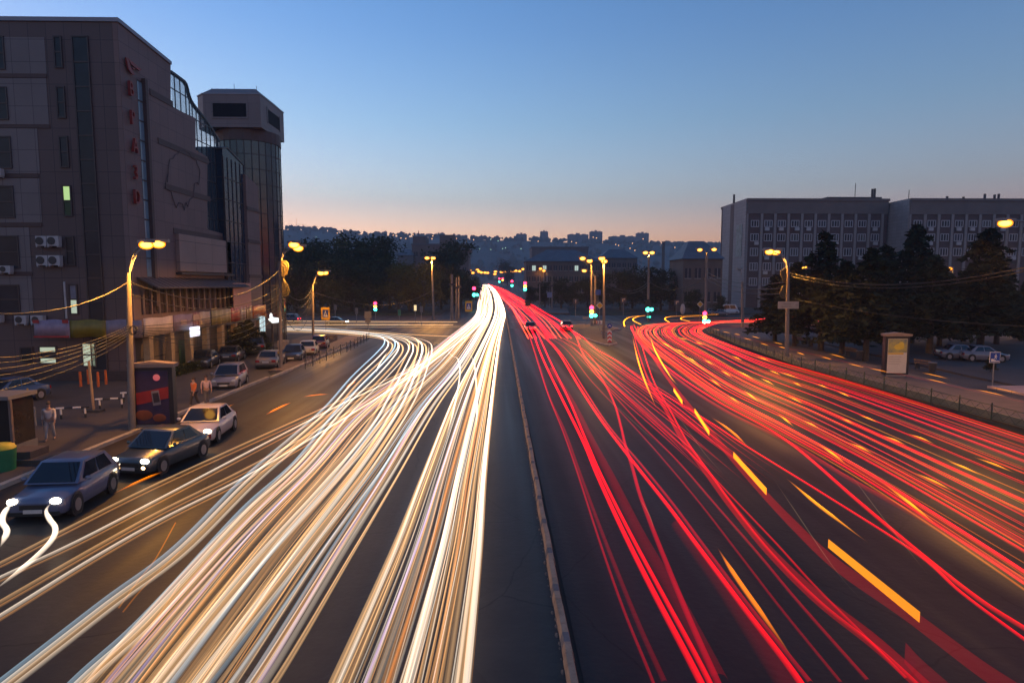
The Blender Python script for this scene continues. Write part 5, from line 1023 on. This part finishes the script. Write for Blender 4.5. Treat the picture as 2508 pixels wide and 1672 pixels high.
parked('parked_car', 'plum coloured hatchback last in the kerb row', (796, 845), (772, 862), 'hatch', (.12, .04, .07))
parked('parked_car', 'blue saloon behind the yellow board', (-60, 998), (104, 972), 'sedan', (.03, .055, .13), z=.13)
for px, py, l in ((1300, 815, 'small car with red tail lights at the start of the red beams'), (1391, 811, 'small car with red tail lights beside the island kerb')):
    p = G(px, py); car('car', l, (p.x, p.y + 2.2, .002), R(180), 'hatch', (.12, .08, .08), lit_tail=True)
p = G(1786, 770); car('van', 'white minibus parked at the foot of the pale end wall', (p.x, p.y, .0), R(90), 'van', (.5, .5, .5), cat='van')
for px, py, l, kd, pt in ((1742, 771, 'grey car parked next to the white minibus', 'sedan', (.2, .2, .24)), (1764, 773, 'dark car partly hidden by the white minibus', 'sedan', (.08, .08, .1)), (708, 792, 'dark off roader waiting on the cross street', 'suv', (.08, .06, .09)), (825, 796, 'dark saloon with lit headlights on the cross street', 'sedan', (.05, .05, .06))):
    p = G(px, py); car('car', l, (p.x, p.y, .01), R(90) if px > 800 else R(-90), kd, pt, lit_head=px == 825, lit_tail=px == 708)
for px, py, l, pt in ((2350, 880, 'dark car with pale roof parked among the conifers', (.12, .12, .15)), (2405, 884, 'grey estate parked between conifer trunks', (.16, .15, .17)), (2480, 806, 'car with dim red lights near the white park lamp', (.14, .08, .08))):
    p = G(px, py, .13); car('parked_car', l, (p.x, p.y, .13), R(75), 'sedan', pt)
p = G(2520, 832, .13); t = thing('delivery_van', 'white box van at the very edge of the plaza', 'van', p); b = MB(); b.box(p.x - 2.6, p.x + 2.2, p.y - 1, p.y + 1, .55, 2.6); b.build('box_body', pm('van_white', (.5, .48, .48), .5), t); b = MB(); b.box(p.x + 2.203, p.x + 3.6, p.y - .95, p.y + .95, .5, 1.7); b.build('cab', pm('van_white', (.5, .48, .48)), t)
for x in (-1.6, 2.6): b = MB(); b.cyl((p.x + x, p.y - .9, .48), (0, 1, 0), .36, .25); b.build('wheel', M_tyre, t)

# ================================================================ PEOPLE
M_skin = pm('skin', (.36, .21, .15), .6, .08)
def person(label, base, rz, top, legs, hair, h=1.72, stride=.22):
    t = thing('person', label, 'person', base, rz); s_ = h / 1.75
    def sk(name, pts, edges, mat, sub=2):
        me = bpy.data.meshes.new(name); bm = bmesh.new(); ly = bm.verts.layers.skin.verify(); vs = []
        for i, (x, y, z, r) in enumerate(pts):
            v = bm.verts.new((x * s_, y * s_, z * s_)); v[ly].radius = (r * s_, r * s_ * .85); v[ly].use_root = i == 0; vs.append(v)
        for a, c in edges: bm.edges.new((vs[a], vs[c]))
        bm.to_mesh(me); bm.free(); me.materials.append(mat); o = bpy.data.objects.new(name, me); COL.objects.link(o); o.parent = t
        m = o.modifiers.new('skin', 'SKIN'); m.use_smooth_shade = True; m2 = o.modifiers.new('sub', 'SUBSURF'); m2.levels = 1; m2.render_levels = sub; return o
    k = stride
    pts = [(0, 0, .95, .15), (0, 0, 1.12, .135), (0, .01, 1.30, .165), (0, 0, 1.45, .10), (0, -.01, 1.53, .055), (0, -.02, 1.60, .085), (0, -.02, 1.70, .085),
           (-.2, 0, 1.40, .06), (-.25, k * .4, 1.15, .045), (-.26, k * .1, .90, .035), (-.26, -k * .05, .80, .038), (.2, 0, 1.40, .06), (.25, -k * .4, 1.15, .045), (.26, -k * .9, .92, .035), (.26, -k * 1.1, .82, .038),
           (-.09, 0, .88, .10), (-.10, -k * .6, .50, .065), (-.10, -k * .9, .09, .045), (-.10, -k - .13, .03, .035), (.09, 0, .88, .10), (.10, k * .3, .50, .065), (.10, k * 1.2, .12, .045), (.10, k * 1.1 - .12, .04, .035)]
    ed = [(0, 1), (1, 2), (2, 3), (3, 4), (4, 5), (5, 6), (2, 7), (7, 8), (8, 9), (9, 10), (2, 11), (11, 12), (12, 13), (13, 14), (0, 15), (15, 16), (16, 17), (17, 18), (0, 19), (19, 20), (20, 21), (21, 22)]
    sk('body', pts, ed, M_skin)
    sk('top', [(0, 0, .92, .165), (0, 0, 1.12, .15), (0, .01, 1.30, .18), (0, 0, 1.45, .11), (-.21, 0, 1.41, .075), (-.255, k * .4, 1.15, .06), (-.265, k * .15, .95, .05), (.21, 0, 1.41, .075), (.255, -k * .4, 1.15, .06), (.265, -k * .85, .96, .05)], [(0, 1), (1, 2), (2, 3), (2, 4), (4, 5), (5, 6), (2, 7), (7, 8), (8, 9)], top)
    sk('trousers', [(0, 0, .95, .16), (-.09, 0, .86, .115), (-.10, -k * .6, .50, .085), (-.10, -k * .88, .12, .07), (.09, 0, .86, .115), (.10, k * .3, .50, .085), (.10, k * 1.15, .15, .07)], [(0, 1), (1, 2), (2, 3), (0, 4), (4, 5), (5, 6)], legs)
    b = MB(); b.ball((0, .01 * s_, 1.69 * s_), .098 * s_, .11 * s_, .105 * s_, 12, 8); b.build('hair', hair, t, True)
    b = MB(); b.ball((0, -.10 * s_, 1.62 * s_), .016, .02, .026, 6, 4); b.build('nose', M_skin, t, True)
    for x in (-.032, .032): b = MB(); b.ball((x * s_, -.088 * s_, 1.65 * s_), .011, .008, .008, 6, 4); b.build('eye', M_shell, t, True)
    for x in (-.26, .26):
        y0 = (-k * .05 if x < 0 else -k * 1.1); z0 = (.80 if x < 0 else .82); b = MB()
        for q in range(4): b.tube([(x * s_, (y0 - .025 + q * .016) * s_, (z0 - .02) * s_), (x * s_, (y0 - .03 + q * .018) * s_, (z0 - .075) * s_), (x * .97 * s_, (y0 - .035 + q * .018) * s_, (z0 - .105 + .008 * abs(q - 1.5)) * s_)], .009, 5)
        b.tube([(x * s_, (y0 - .03) * s_, z0 * s_), (x * .95 * s_, (y0 - .06) * s_, (z0 - .05) * s_)], .01, 5); b.build('hand_fingers', M_skin, t, True)
    return t
M_hair = pm('hair_brown', (.05, .03, .02), .7)
person('person in long pale top walking on the pavement by the striped barriers', G(124, 1078, .13), R(20), pm('cloth_pale', (.5, .44, .42), .9), pm('cloth_beige', (.4, .33, .3), .9), M_hair)
person('person in orange top and dark trousers crossing the parking', G(477, 996, .02), R(-30), pm('cloth_orange', (.5, .13, .04), .9), pm('cloth_dark', (.05, .04, .04), .9), M_hair, 1.68)
person('person in pale pink shirt and grey trousers beside the silver people carrier', G(507, 991, .02), R(40), pm('cloth_pink', (.48, .33, .33), .9), pm('cloth_grey', (.12, .11, .12), .9), M_hair, 1.72, .1)

# ================================================================ STREAKS OF LIGHT left by the traffic
CREAM = (1, .57, .25); WARM = (1, .45, .14); WHITE = (1, .82, .64); BLUE = (.55, .80, 1.0); RED = (1.6, .0015, .012); DRED = (1.0, .0, .02); PINK = (1.2, .02, .03); ORG_ = (1, .22, .001); AMB = (1, .31, .003); LILAC = (.62, .50, .95)
GL = .40
def streak(name, pts, z, r, col, g, label, group, n=44, flat=None, fade=0.0):
    ln_ = sum(math.hypot(c[0] - a[0], c[1] - a[1]) for a, c in zip(pts, pts[1:])); n = max(n, min(260, int(ln_ / 7)))
    pp = smooth_path([(x, y, 0) for x, y in pts], n); w = [G(p.x, p.y, z) for p in pp]
    out = [w[0]]
    for q in w[1:]:
        if (q - out[-1]).length > .12: out.append(q)
    b = MB(); seg = 6
    if flat:                                       # a lamp of some height: an upright band
        for q in out: b.v += [(q.x, q.y, q.z), (q.x, q.y, q.z + flat)]
        for i in range(len(out) - 1): b.f.append([2 * i, 2 * i + 2, 2 * i + 3, 2 * i + 1]); b.mi.append(0); b.sm.append(True)
        k = 2
    else: b.tube(out, r if not fade else [r * max(.12, min(1, (i / (len(out) - 1)) / fade, (1 - i / (len(out) - 1)) / fade)) for i in range(len(out))], seg, cap=False, half=True); k = seg + 1
    gl = []; axs = []; m_ = len(out)
    prof = [1.0, 1.0] if flat else [math.sin(math.pi * j / seg) for j in range(seg + 1)]
    for i in range(m_):
        u = i / max(1, m_ - 1); f_ = GL * g * (1 if not fade else max(.0, min(1, u / fade, (1 - u) / fade))) * (.35 if flat else 1)
        gl += [f_ * p_ for p_ in prof]; d = (out[min(i + 1, m_ - 1)] - out[max(i - 1, 0)]).normalized(); axs += list(d) * k
    o = b.build(name, STREAK, None, glow=gl, axis=axs); o.color = (*col, 1); tag(o, label, 'light streak', group); return o
L2l = [(60, 1860), (200, 1672), (480, 1360), (700, 1150), (836, 1020), (1000, 900), (1090, 832), (1160, 776), (1170, 742), (1177, 714), (1183, 697)]
L2r = [(540, 1860), (680, 1672), (865, 1360), (975, 1172), (1072, 1000), (1140, 900), (1185, 815), (1204, 770), (1206, 740), (1199, 714), (1190, 697)]
L3l = [(730, 1860), (815, 1672), (955, 1360), (1030, 1172), (1105, 985), (1160, 880), (1200, 800), (1212, 765), (1212, 738), (1205, 714), (1192, 697)]
L3r = [(1135, 1860), (1155, 1672), (1182, 1360), (1193, 1172), (1208, 1000), (1224, 850), (1234, 792), (1238, 770), (1228, 736), (1213, 710), (1197, 697)]
def between(A, B, t0, t1, wob=0.0, ph=0.0):
    m = len(A); return [((a[0] + (c[0] - a[0]) * (t0 + (t1 - t0) * i / (m - 1) + wob * math.sin(ph + i))), a[1] + (c[1] - a[1]) * (t0 + (t1 - t0) * i / (m - 1))) for i, (a, c) in enumerate(zip(A, B))]
def bundle(A, B, n, z, rr, pal, gl, name, label, group, sd, spread=.25, wob=.006, fade=0):
    rg = random.Random(sd)
    for k in range(n):
        t0 = (k + rg.uniform(.1, .9)) / n; t1 = min(1, max(0, t0 + rg.uniform(-spread, spread)))
        r_ = rr[0] * (rr[1] / rr[0]) ** rg.random(); streak(name, between(A, B, t0, t1, wob, rg.uniform(0, 6)), z + rg.uniform(-.08, .12), r_, rg.choice(pal), rg.uniform(*gl) * min(2.6, (.045 / r_) ** .7), label, group, fade=fade)
GW = 'headlight streaks of the oncoming traffic'
bundle(L2l, L2r, 68, .65, (.010, .075), [CREAM, CREAM, WARM, WARM, WHITE, CREAM], (.08, .42), 'headlight_streak', 'cream headlight streak in the broad bundle fanning across the middle oncoming lanes', 'cream headlight streaks in the middle oncoming lanes', 1, .3)
bundle(L2l, L2r, 9, .62, (.03, .05), [BLUE, WHITE, LILAC, BLUE], (.25, .5), 'headlight_streak', 'thin bluish headlight streak among the cream ones of the middle oncoming lanes', 'bluish headlight streaks in the middle oncoming lanes', 2, .5)
bundle(L3l, L3r, 62, .65, (.010, .065), [CREAM, WARM, WARM, CREAM, WHITE], (.08, .42), 'headlight_streak', 'cream headlight streak in the narrow bundle running next to the median kerb', 'cream headlight streaks beside the median kerb', 3, .3)
bundle(L3l, L3r, 6, .62, (.03, .05), [WHITE, LILAC, ORG_, WHITE], (.3, .7), 'headlight_streak', 'thin coloured headlight streak within the bundle next to the median kerb', 'thin coloured streaks beside the median kerb', 4, .2)
streak('headlight_streak', between(L3l, L3r, .97, .9), .65, .07, WHITE, 1.3, 'brightest white headlight streak edging the bundle along the median kerb', GW)
streak('headlight_streak', between(L3l, L3r, .52, .6), .65, .06, WHITE, 1.2, 'brilliant white headlight streak through the middle of the median kerb bundle', GW)
streak('headlight_streak', between(L3l, L3r, .0, .08), .65, .085, CREAM, .6, 'wide cream headlight streak edging the bare dark strip of asphalt', GW)
tail_ = [(1000, 905), (1093, 838), (1160, 782), (1172, 742), (1179, 714), (1184, 697)]
for k, pts in enumerate(([(-900, 1806), (-150, 1452), (0, 1381), (141, 1308), (343, 1206), (548, 1111), (784, 1004)], [(-900, 1872), (-150, 1492), (0, 1416), (184, 1330), (386, 1225), (578, 1124), (814, 1002)], [(-800, 1935), (-150, 1562), (0, 1476), (201, 1360), (386, 1257), (600, 1150), (836, 1021)], [(-760, 1966), (-150, 1600), (0, 1510), (214, 1377), (394, 1274), (608, 1165), (836, 1030)])):
    q = pts + [(x + 6 * k, y + 3 * k) for x, y in tail_]
    streak('headlight_streak', q, .65, .055, WHITE if k % 2 else CREAM, 1.0 if k % 2 else .6, ['topmost cream headlight streak in the kerb side lane', 'second bright headlight streak in the kerb side lane, under the topmost', 'third headlight streak of the kerb side lane, above the lowest', 'lowest white headlight streak of the kerb side lane'][k], GW)
    streak('headlight_streak', [(x + 4, y + 7) for x, y in q], .65, .035, WARM, .5, 'faint amber halo streak beside a kerb side headlight streak', 'faint amber streaks in the kerb side lane')
U = [([(560, 803), (760, 808), (880, 818), (940, 830), (951, 845), (930, 872), (870, 930), (805, 1004), (728, 1073), (600, 1184), (428, 1356), (257, 1484), (17, 1672), (-200, 1840)], 'wide double headlight streak turning out of the cross street to the lower corner'),
     ([(560, 806), (780, 811), (900, 820), (962, 832), (977, 850), (960, 880), (915, 930), (836, 1009), (728, 1141), (600, 1257), (428, 1446), (321, 1557), (193, 1672), (20, 1850)], 'bright headlight streak turning from the cross street, second of the turning set'),
     ([(640, 804), (820, 811), (930, 820), (1000, 835), (1012, 855), (1000, 885), (960, 960), (900, 1060), (780, 1200), (600, 1400), (380, 1672), (250, 1860)], 'headlight streak with a wide bend turning into the middle lanes'),
     ([(680, 804), (860, 812), (960, 820), (1022, 833), (1034, 852), (1025, 890), (1000, 960), (950, 1050), (860, 1180), (700, 1390), (480, 1672), (350, 1860)], 'headlight streak with the outermost bend of the turning set')]
for k, (q, l) in enumerate(U):
    streak('headlight_streak', q, .65, .065, WHITE, .8, l, GW, 64)
    streak('headlight_streak', [(x - 9, y - 6) for x, y in q], .65, .07, BLUE if k < 2 else CREAM, .45, 'thinner companion streak hugging a turning headlight streak', 'companion streaks of the turning set', 64)
    streak('headlight_streak', [(x + 10, y + 6) for x, y in q], .65, .08, CREAM, .5, 'thinner companion streak hugging a turning headlight streak', 'companion streaks of the turning set', 64)
    streak('headlight_streak', [(x + 24, y + 3) for x, y in q], .65, .05, WHITE, .6, 'thinner companion streak hugging a turning headlight streak', 'companion streaks of the turning set', 64)
for x0, y0, x1, y1, g_ in ((560, 786, 1120, 789, 2.6), (560, 797, 1110, 796, 2.6), (560, 792, 1000, 793, 1.2), (700, 804, 1120, 826, 1.4), (740, 803, 1160, 800, .8)): streak('headlight_streak', [(x0, y0), ((x0 + x1) / 2, (y0 + y1) / 2 + .3), (x1, y1)], .65, .09, CREAM, g_, 'level headlight streak along the cross street', 'level headlight streaks along the cross street', 20)
for q, l in (([(1085, 838), (1105, 870), (1122, 880), (1126, 920), (1112, 1000), (1090, 1080)], 'curling headlight streak crossing over in the junction, farther from the kerb'), ([(1140, 858), (1158, 880), (1165, 920), (1168, 1000), (1166, 1060)], 'curling headlight streak crossing over in the junction, closer to the kerb'), ([(1050, 840), (1048, 870), (1030, 905), (990, 960)], 'short white streak hooking down into the middle lanes'), ([(920, 915), (928, 895), (950, 860)], 'short hooked streak by the turning set')): streak('headlight_streak', q, .65, .045, WHITE, .8, l, GW, 24, fade=.25)
streak('headlight_streak', [(0, 1340), (10, 1322), (17, 1300), (6, 1280), (10, 1258), (32, 1227)], .65, .075, WHITE, 1.6, 'short wavy headlight streak from the blue grey hatchback, outer lamp', GW, 24, fade=.22)
streak('headlight_streak', [(-20, 1450), (64, 1386), (122, 1330), (136, 1296), (122, 1273), (113, 1250), (128, 1228)], .65, .07, WHITE, 1.6, 'long wavy headlight streak from the blue grey hatchback, inner lamp', GW, 40, fade=.22)
# amber reflections of side indicators on the oncoming side
for q in ([(490, 1034), (575, 988)], [(650, 1016), (714, 985)], [(275, 1210), (400, 1154)], [(740, 972), (806, 965)][:1] + [(808, 965)], [(846, 950), (872, 934)]): streak('indicator_streak', q,   .75, .06, ORG_, 1.8, 'short orange indicator streak beside the kerb side lane', 'orange indicator streaks by the kerb side lane', 10, fade=.3)
for q in ([(290, 1490), (340, 1420), (380, 1370), (430, 1280)], [(370, 1530), (400, 1490), (440, 1430)], [(300, 1500), (350, 1440), (440, 1350)], [(690, 1130), (730, 1090), (760, 1060)]): streak('indicator_streak', q, .5, .018, AMB, .35, 'thin broken amber streak between the headlight bundles', 'thin amber streaks on the oncoming side', 16)
# ---- red side
GR = 'tail light streaks of the outbound traffic'
far = [(1196, 697), (1215, 716), (1240, 738), (1262, 762), (1285, 792)]
Rl = [([(1302, 808), (1330, 880), (1378, 980), (1430, 1086), (1466, 1172), (1530, 1310), (1600, 1450), (1700, 1640), (1800, 1840)], .062, RED, 1.0, 'thickest red tail light streak next to the dark lane by the kerb'),
      ([(1310, 805), (1350, 890), (1396, 985), (1440, 1090), (1476, 1172), (1545, 1310), (1625, 1460), (1722, 1640), (1820, 1840)], .05, RED, .9, 'red streak pressed against the thickest one on its outer side'),
      ([(1316, 812), (1365, 860), (1420, 950), (1480, 1040), (1565, 1150), (1640, 1245), (1710, 1340), (1830, 1500), (1960, 1672), (2060, 1840)], .06, RED, 1.0, 'second thick red streak heading for the bottom edge'),
      ([(1320, 812), (1375, 866), (1432, 955), (1492, 1045), (1580, 1150), (1652, 1240), (1722, 1335), (1840, 1492), (1985, 1672)], .045, DRED, .5, 'thin red streak shadowing the second thick one'),
      ([(1305, 850), (1340, 960), (1380, 1060), (1415, 1160), (1470, 1330), (1530, 1500), (1600, 1672), (1660, 1840)], .03, DRED, .35, 'faint thin red streak nearest the median kerb'),
      ([(1310, 860), (1345, 970), (1385, 1060), (1425, 1172), (1480, 1320), (1560, 1520), (1628, 1672)], .05, DRED, .16, 'faint broad red streak beside the faint thin one'),
      ([(1390, 800), (1430, 870), (1475, 930), (1505, 990), (1522, 1050), (1530, 1085), (1550, 1150), (1570, 1220), (1620, 1350), (1690, 1520), (1770, 1700)], .06, DRED, .5, 'red streak that bends sharply downward in mid road'),
      ([(1350, 905), (1400, 985), (1450, 1085), (1500, 1180), (1570, 1320), (1650, 1460), (1760, 1672)], .16, DRED, .12, 'wide dim red band between the two thick red streaks'),
      ([(1700, 1330), (1600, 1200), (1560, 1140), (1660, 1290), (1790, 1470), (1920, 1672)][3:] + [(1990, 1780)], .18, DRED, .10, 'wide dim red band under the second thick red streak'),
      ([(1420, 850), (1500, 940), (1600, 1030), (1700, 1120), (1800, 1225), (1900, 1330), (2000, 1440), (2120, 1560), (2230, 1672)], .03, RED, .45, 'thin red streak down the very middle of the outbound lanes'),
      ([(1400, 850), (1470, 930), (1560, 1030), (1660, 1130), (1760, 1245), (1860, 1360), (1960, 1480), (2130, 1672)], .035, DRED, .4, 'thin dark red streak just inside the middle one'),
      ([(1380, 850), (1450, 935), (1530, 1020), (1620, 1120), (1720, 1240), (1820, 1370), (1920, 1500), (2060, 1672)], .03, DRED, .3, 'thin dark red streak farther inside the middle one'),
      ([(1400, 810), (1460, 855), (1520, 890), (1600, 950), (1740, 1035), (1826, 1092), (2031, 1219), (2250, 1360), (2357, 1454), (2508, 1566), (2640, 1660), (2960, 1890)], .04, RED, 1.0, 'single bright red streak crossing over the orange bars')]
for q, r_, c_, g_, l in Rl: streak('taillight_streak', (far if q[0][1] < 870 else []) + q, .8, r_, c_, g_, l, GR, 60)
b1 = [(1548, 800), (1562, 860), (1590, 940), (1630, 1010), (1668, 1080), (1725, 1160), (1790, 1250), (1880, 1360), (2000, 1480), (2150, 1600), (2300, 1740)]
b2 = [(1552, 798), (1600, 880), (1645, 945), (1695, 1010), (1755, 1085), (1835, 1180), (1935, 1290), (2050, 1400), (2220, 1520), (2420, 1672), (2620, 1800)]
streak('taillight_streak', b1, .75, 0, RED, .55, 'tall red band swept by a lorry, closer to the median', GR, 50, flat=.30); streak('taillight_streak', [(x + 14, y) for x, y in b1], .7, .04, RED, .5, 'thin red streak along the lorry band closer to the median', GR, 50)
streak('taillight_streak', b2, .75, 0, RED, .4, 'tall red band swept by a lorry, running between the orange bars', GR, 50, flat=.30)
streak('taillight_streak', [(2215, 1622), (2260, 1672), (2400, 1800)], .7, 0, DRED, .5, 'dark red block at the bottom edge by the last orange bar', GR, 10, flat=.36)
for q, l in (([(1650, 958), (1671, 990)], 'smallest bright orange bar at the top of the row'), ([(1701, 1010), (1737, 1066)], 'second bright orange bar of the row'), ([(1796, 1120), (1877, 1212)], 'third bright orange bar of the row, beside yellow sparkles'), ([(2028, 1340), (2252, 1524)], 'longest bright orange bar close to the bottom edge')):
    streak('indicator_streak', q, .70, 0, (1, .30, .001), 5.0, l, 'orange bars in a row along the lorry band', 10, flat=.21)
for q, g_, l in (([(1740, 1020), (1790, 1056), (1835, 1096)], .8, 'slim orange streak beside the second orange bar'), ([(1925, 1170), (2000, 1235), (2080, 1295), (2132, 1332)], 1.0, 'long tapering orange streak midway along the outbound lanes'), ([(1757, 1340), (1800, 1410), (1870, 1510), (1945, 1615)], .8, 'tapering orange streak close to the bottom between thick red streaks'), ([(1548, 818), (1562, 880), (1580, 935), (1608, 1000)], .8, 'orange streak bending down where the red turn begins'), ([(1590, 815), (1605, 860), (1640, 920), (1662, 945)], .9, 'broad orange streak ending in a block by the turn'), ([(1580, 812), (1640, 850), (1700, 890), (1780, 940)], .6, 'long orange streak slanting across the red turn')): streak('indicator_streak', q, .8, .055, AMB if g_ > .85 else ORG_, g_ * 2.2, l, 'long orange streaks of the outbound traffic', 20, fade=.35)
# the big fan that leaves the junction towards the plaza side
Fa = [(2200, 768), (1950, 776), (1800, 786), (1735, 800), (1722, 815), (1800, 848), (1900, 882), (2070, 930), (2250, 985), (2508, 1068), (2750, 1148), (3500, 1395)]
Fb = [(2200, 775), (1900, 786), (1700, 790), (1640, 800), (1640, 822), (1720, 870), (1830, 935), (2000, 1010), (2200, 1105), (2508, 1250), (2750, 1364), (3500, 1717)]
Fc = [(2200, 781), (1850, 790), (1620, 792), (1555, 804), (1560, 832), (1640, 900), (1760, 985), (1903, 1064), (2121, 1190), (2443, 1405), (2700, 1588), (3300, 2015)]
def mid(A, B, t): return [(p[0] + (q[0] - p[0]) * t, p[1] + (q[1] - p[1]) * t) for p, q in zip(A, B)]
UP_ = ('taillight_streak', 'red tail light streak in the upper sheaf curving round to the plaza railing', 'red streaks of the upper sheaf')
bundle(Fa, mid(Fa, Fb, .36), 20, .8, (.012, .05), [RED, RED, DRED, PINK], (.18, .65), *UP_, 5, .3, .006)
bundle(mid(Fa, Fb, .36), mid(Fa, Fb, .85), 6, .8, (.012, .035), [RED, DRED], (.2, .6), *UP_, 25, .3, .006)
bundle(mid(Fa, Fb, .85), mid(Fb, Fc, .92), 30, .8, (.012, .055), [RED, RED, PINK, DRED], (.18, .7), 'taillight_streak', 'red tail light streak in the lower sheaf curving round below the upper one', 'red streaks of the lower sheaf', 6, .35, .012)
streak('taillight_streak', [(1545, 800), (1570, 840), (1640, 905), (1760, 985), (1928, 1081), (2100, 1227), (2263, 1364), (2400, 1471), (2508, 1540), (2700, 1660), (3100, 1910)], .8, .06, RED, .9, 'bright red streak along the lower edge of the lower sheaf', GR, 50)
streak('taillight_streak', [(1545, 805), (1575, 850), (1660, 930), (1780, 1010), (1940, 1090), (2080, 1175), (2250, 1270), (2508, 1425), (2700, 1530), (3200, 1800)], .8, .10, PINK, .28, 'broad pinkish red streak along the lower sheaf', GR, 50)
bundle(Fa, Fb, 9, .85, (.010, .022), [ORG_, AMB], (.15, .4), 'indicator_streak', 'thin continuous amber streak threading the upper red sheaf', 'thin amber streaks in the upper sheaf', 15, .3, .01)
bundle(Fb, Fc, 11, .85, (.010, .025), [ORG_, AMB], (.15, .45), 'indicator_streak', 'thin continuous amber streak threading the lower red sheaf', 'thin amber streaks in the lower sheaf', 16, .4, .012)
# flashing indicators: short dashes
dashes = [(2100, 1015, 2154, 1036), (2220, 1060, 2292, 1088), (2383, 1118, 2486, 1158), (1963, 1028, 2010, 1051), (2057, 1023, 2094, 1040), (2156, 1064, 2224, 1092), (2314, 1126, 2406, 1165), (2074, 1081, 2142, 1113), (2233, 1154, 2340, 1205), (2000, 1084, 2075, 1138), (2160, 1180, 2300, 1290), (1903, 1012, 1945, 1045), (1905, 910, 1960, 928), (1940, 935, 1965, 947), (1880, 905, 1915, 920), (1800, 905, 1850, 932), (1722, 880, 1750, 895), (1762, 905, 1795, 925), (1680, 872, 1712, 892), (1650, 852, 1680, 868), (1735, 925, 1770, 950), (1820, 955, 1860, 985), (1860, 925, 1900, 945), (1700, 836, 1725, 846), (1660, 826, 1690, 834), (1620, 838, 1645, 852), (1850, 872, 1890, 886), (1790, 870, 1820, 884), (1925, 968, 1970, 990), (1780, 968, 1815, 990), (2000, 940, 2030, 952), (2050, 958, 2085, 974)]
for x0, y0, x1, y1 in dashes: streak('indicator_streak', [(x0, y0), (x1, y1)], .85, .05, AMB, 2.6, 'short orange dash floating among the red sheaves', 'orange dashes among the red sheaves', 9, fade=.45)
for x0, y0, x1, y1 in [(1797, 817, 1815, 821), (1820, 828, 1842, 833), (1840, 823, 1862, 829), (1860, 840, 1885, 847), (1893, 838, 1920, 844), (1905, 848, 1930, 855), (1950, 862, 1972, 870), (2030, 866, 2074, 878), (2010, 873, 2040, 882), (2075, 890, 2120, 901), (2125, 901, 2180, 913), (2255, 912, 2325, 928), (2265, 927, 2325, 941), (2385, 953, 2470, 972), (2415, 946, 2508, 966), (1768, 812, 1790, 816), (1745, 806, 1765, 809)]: streak('indicator_streak', [(x0, y0), (x1, y1)], .85, .04, AMB, 1.8, 'short orange dash along the service lane behind the pavement', 'orange dashes along the service lane', 9, fade=.3)
streak('taillight_streak', [(1800, 822), (1950, 858), (2130, 900), (2300, 938), (2508, 985)], .8, .02, RED, .22, 'faint thin red streak along the service lane', GR, 20)
for k, q in enumerate(([(1530, 800), (1528, 788), (1540, 778), (1565, 774)], [(1570, 795), (1555, 788), (1550, 782), (1562, 776), (1580, 773)], [(1640, 790), (1628, 782), (1640, 776), (1700, 773), (1760, 770)], [(1690, 788), (1668, 782), (1675, 777), (1720, 774)])): streak('indicator_streak', q, .8, .08, AMB, 1.4, 'orange hook shaped streak at the far side of the junction', 'orange hooks at the far side of the junction', 20)
for y, x0, x1, c_, g_ in ((784, 1640, 2300, ORG_, .55), (788, 1690, 2100, RED, .5), (792, 1750, 2100, CREAM, .5), (796, 1760, 2200, ORG_, .4), (779, 1700, 2200, ORG_, .35), (789, 1250, 1540, CREAM, .22), (800, 1790, 2000, ORG_, .45)): streak('cross_streak', [(x0, y), ((x0 + x1) / 2, y + .3), (x1, y)], .75, .08, c_, g_, 'level orange or pale streak along the far arm of the cross street', 'level streaks along the far arm of the cross street', 16)
# distant outbound lanes
Da = [(1194, 697), (1212, 712), (1232, 735), (1252, 757), (1270, 785), (1296, 830)]; Db = [(1199, 697), (1230, 706), (1275, 730), (1330, 762), (1380, 792), (1420, 830)]
bundle(Da, Db, 22, .8, (.05, .10), [RED, RED, PINK, (1, .12, .03)], (.35, .8), 'taillight_streak', 'red tail light streak on the far outbound lanes beyond the island', 'red streaks on the far outbound lanes', 9, .3, .02)
Dc = [(1330, 780), (1380, 840), (1440, 900), (1520, 975), (1640, 1080), (1780, 1210)]; Dd = [(1400, 800), (1480, 860), (1570, 920), (1680, 990), (1800, 1080), (1950, 1180)]
bundle(Dc, Dd, 18, .8, (.012, .04), [RED, DRED, PINK], (.2, .5), 'taillight_streak', 'thin red tail light streak passing the wedge island', 'thin red streaks passing the wedge island', 10, .3, .02, .35)
# sparkles: thin pale reflections
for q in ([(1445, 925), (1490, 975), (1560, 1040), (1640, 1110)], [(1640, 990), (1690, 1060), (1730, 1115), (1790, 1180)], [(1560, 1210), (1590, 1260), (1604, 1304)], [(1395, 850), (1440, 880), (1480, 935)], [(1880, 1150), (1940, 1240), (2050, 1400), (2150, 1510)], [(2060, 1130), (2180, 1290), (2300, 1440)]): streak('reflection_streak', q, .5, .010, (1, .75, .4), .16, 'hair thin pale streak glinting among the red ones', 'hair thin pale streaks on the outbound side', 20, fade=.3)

# ================================================================ AIR
b = MB(); b.box(-2600, 2600, -120, 2560, -2, 330); hz = b.build('haze', []); m = bpy.data.materials.new('haze_air'); m.use_nodes = True; N, L_ = nodes_of(m); N.remove(N['Principled BSDF'])
v = N.new('ShaderNodeVolumePrincipled'); v.inputs['Color'].default_value = (.80, .84, .95, 1); v.inputs['Density'].default_value = .00036; v.inputs['Anisotropy'].default_value = .2; L_.new(v.outputs[0], N['Material Output'].inputs['Volume'])
hz.data.materials.clear(); hz.data.materials.append(m); hz['kind'] = 'stuff'
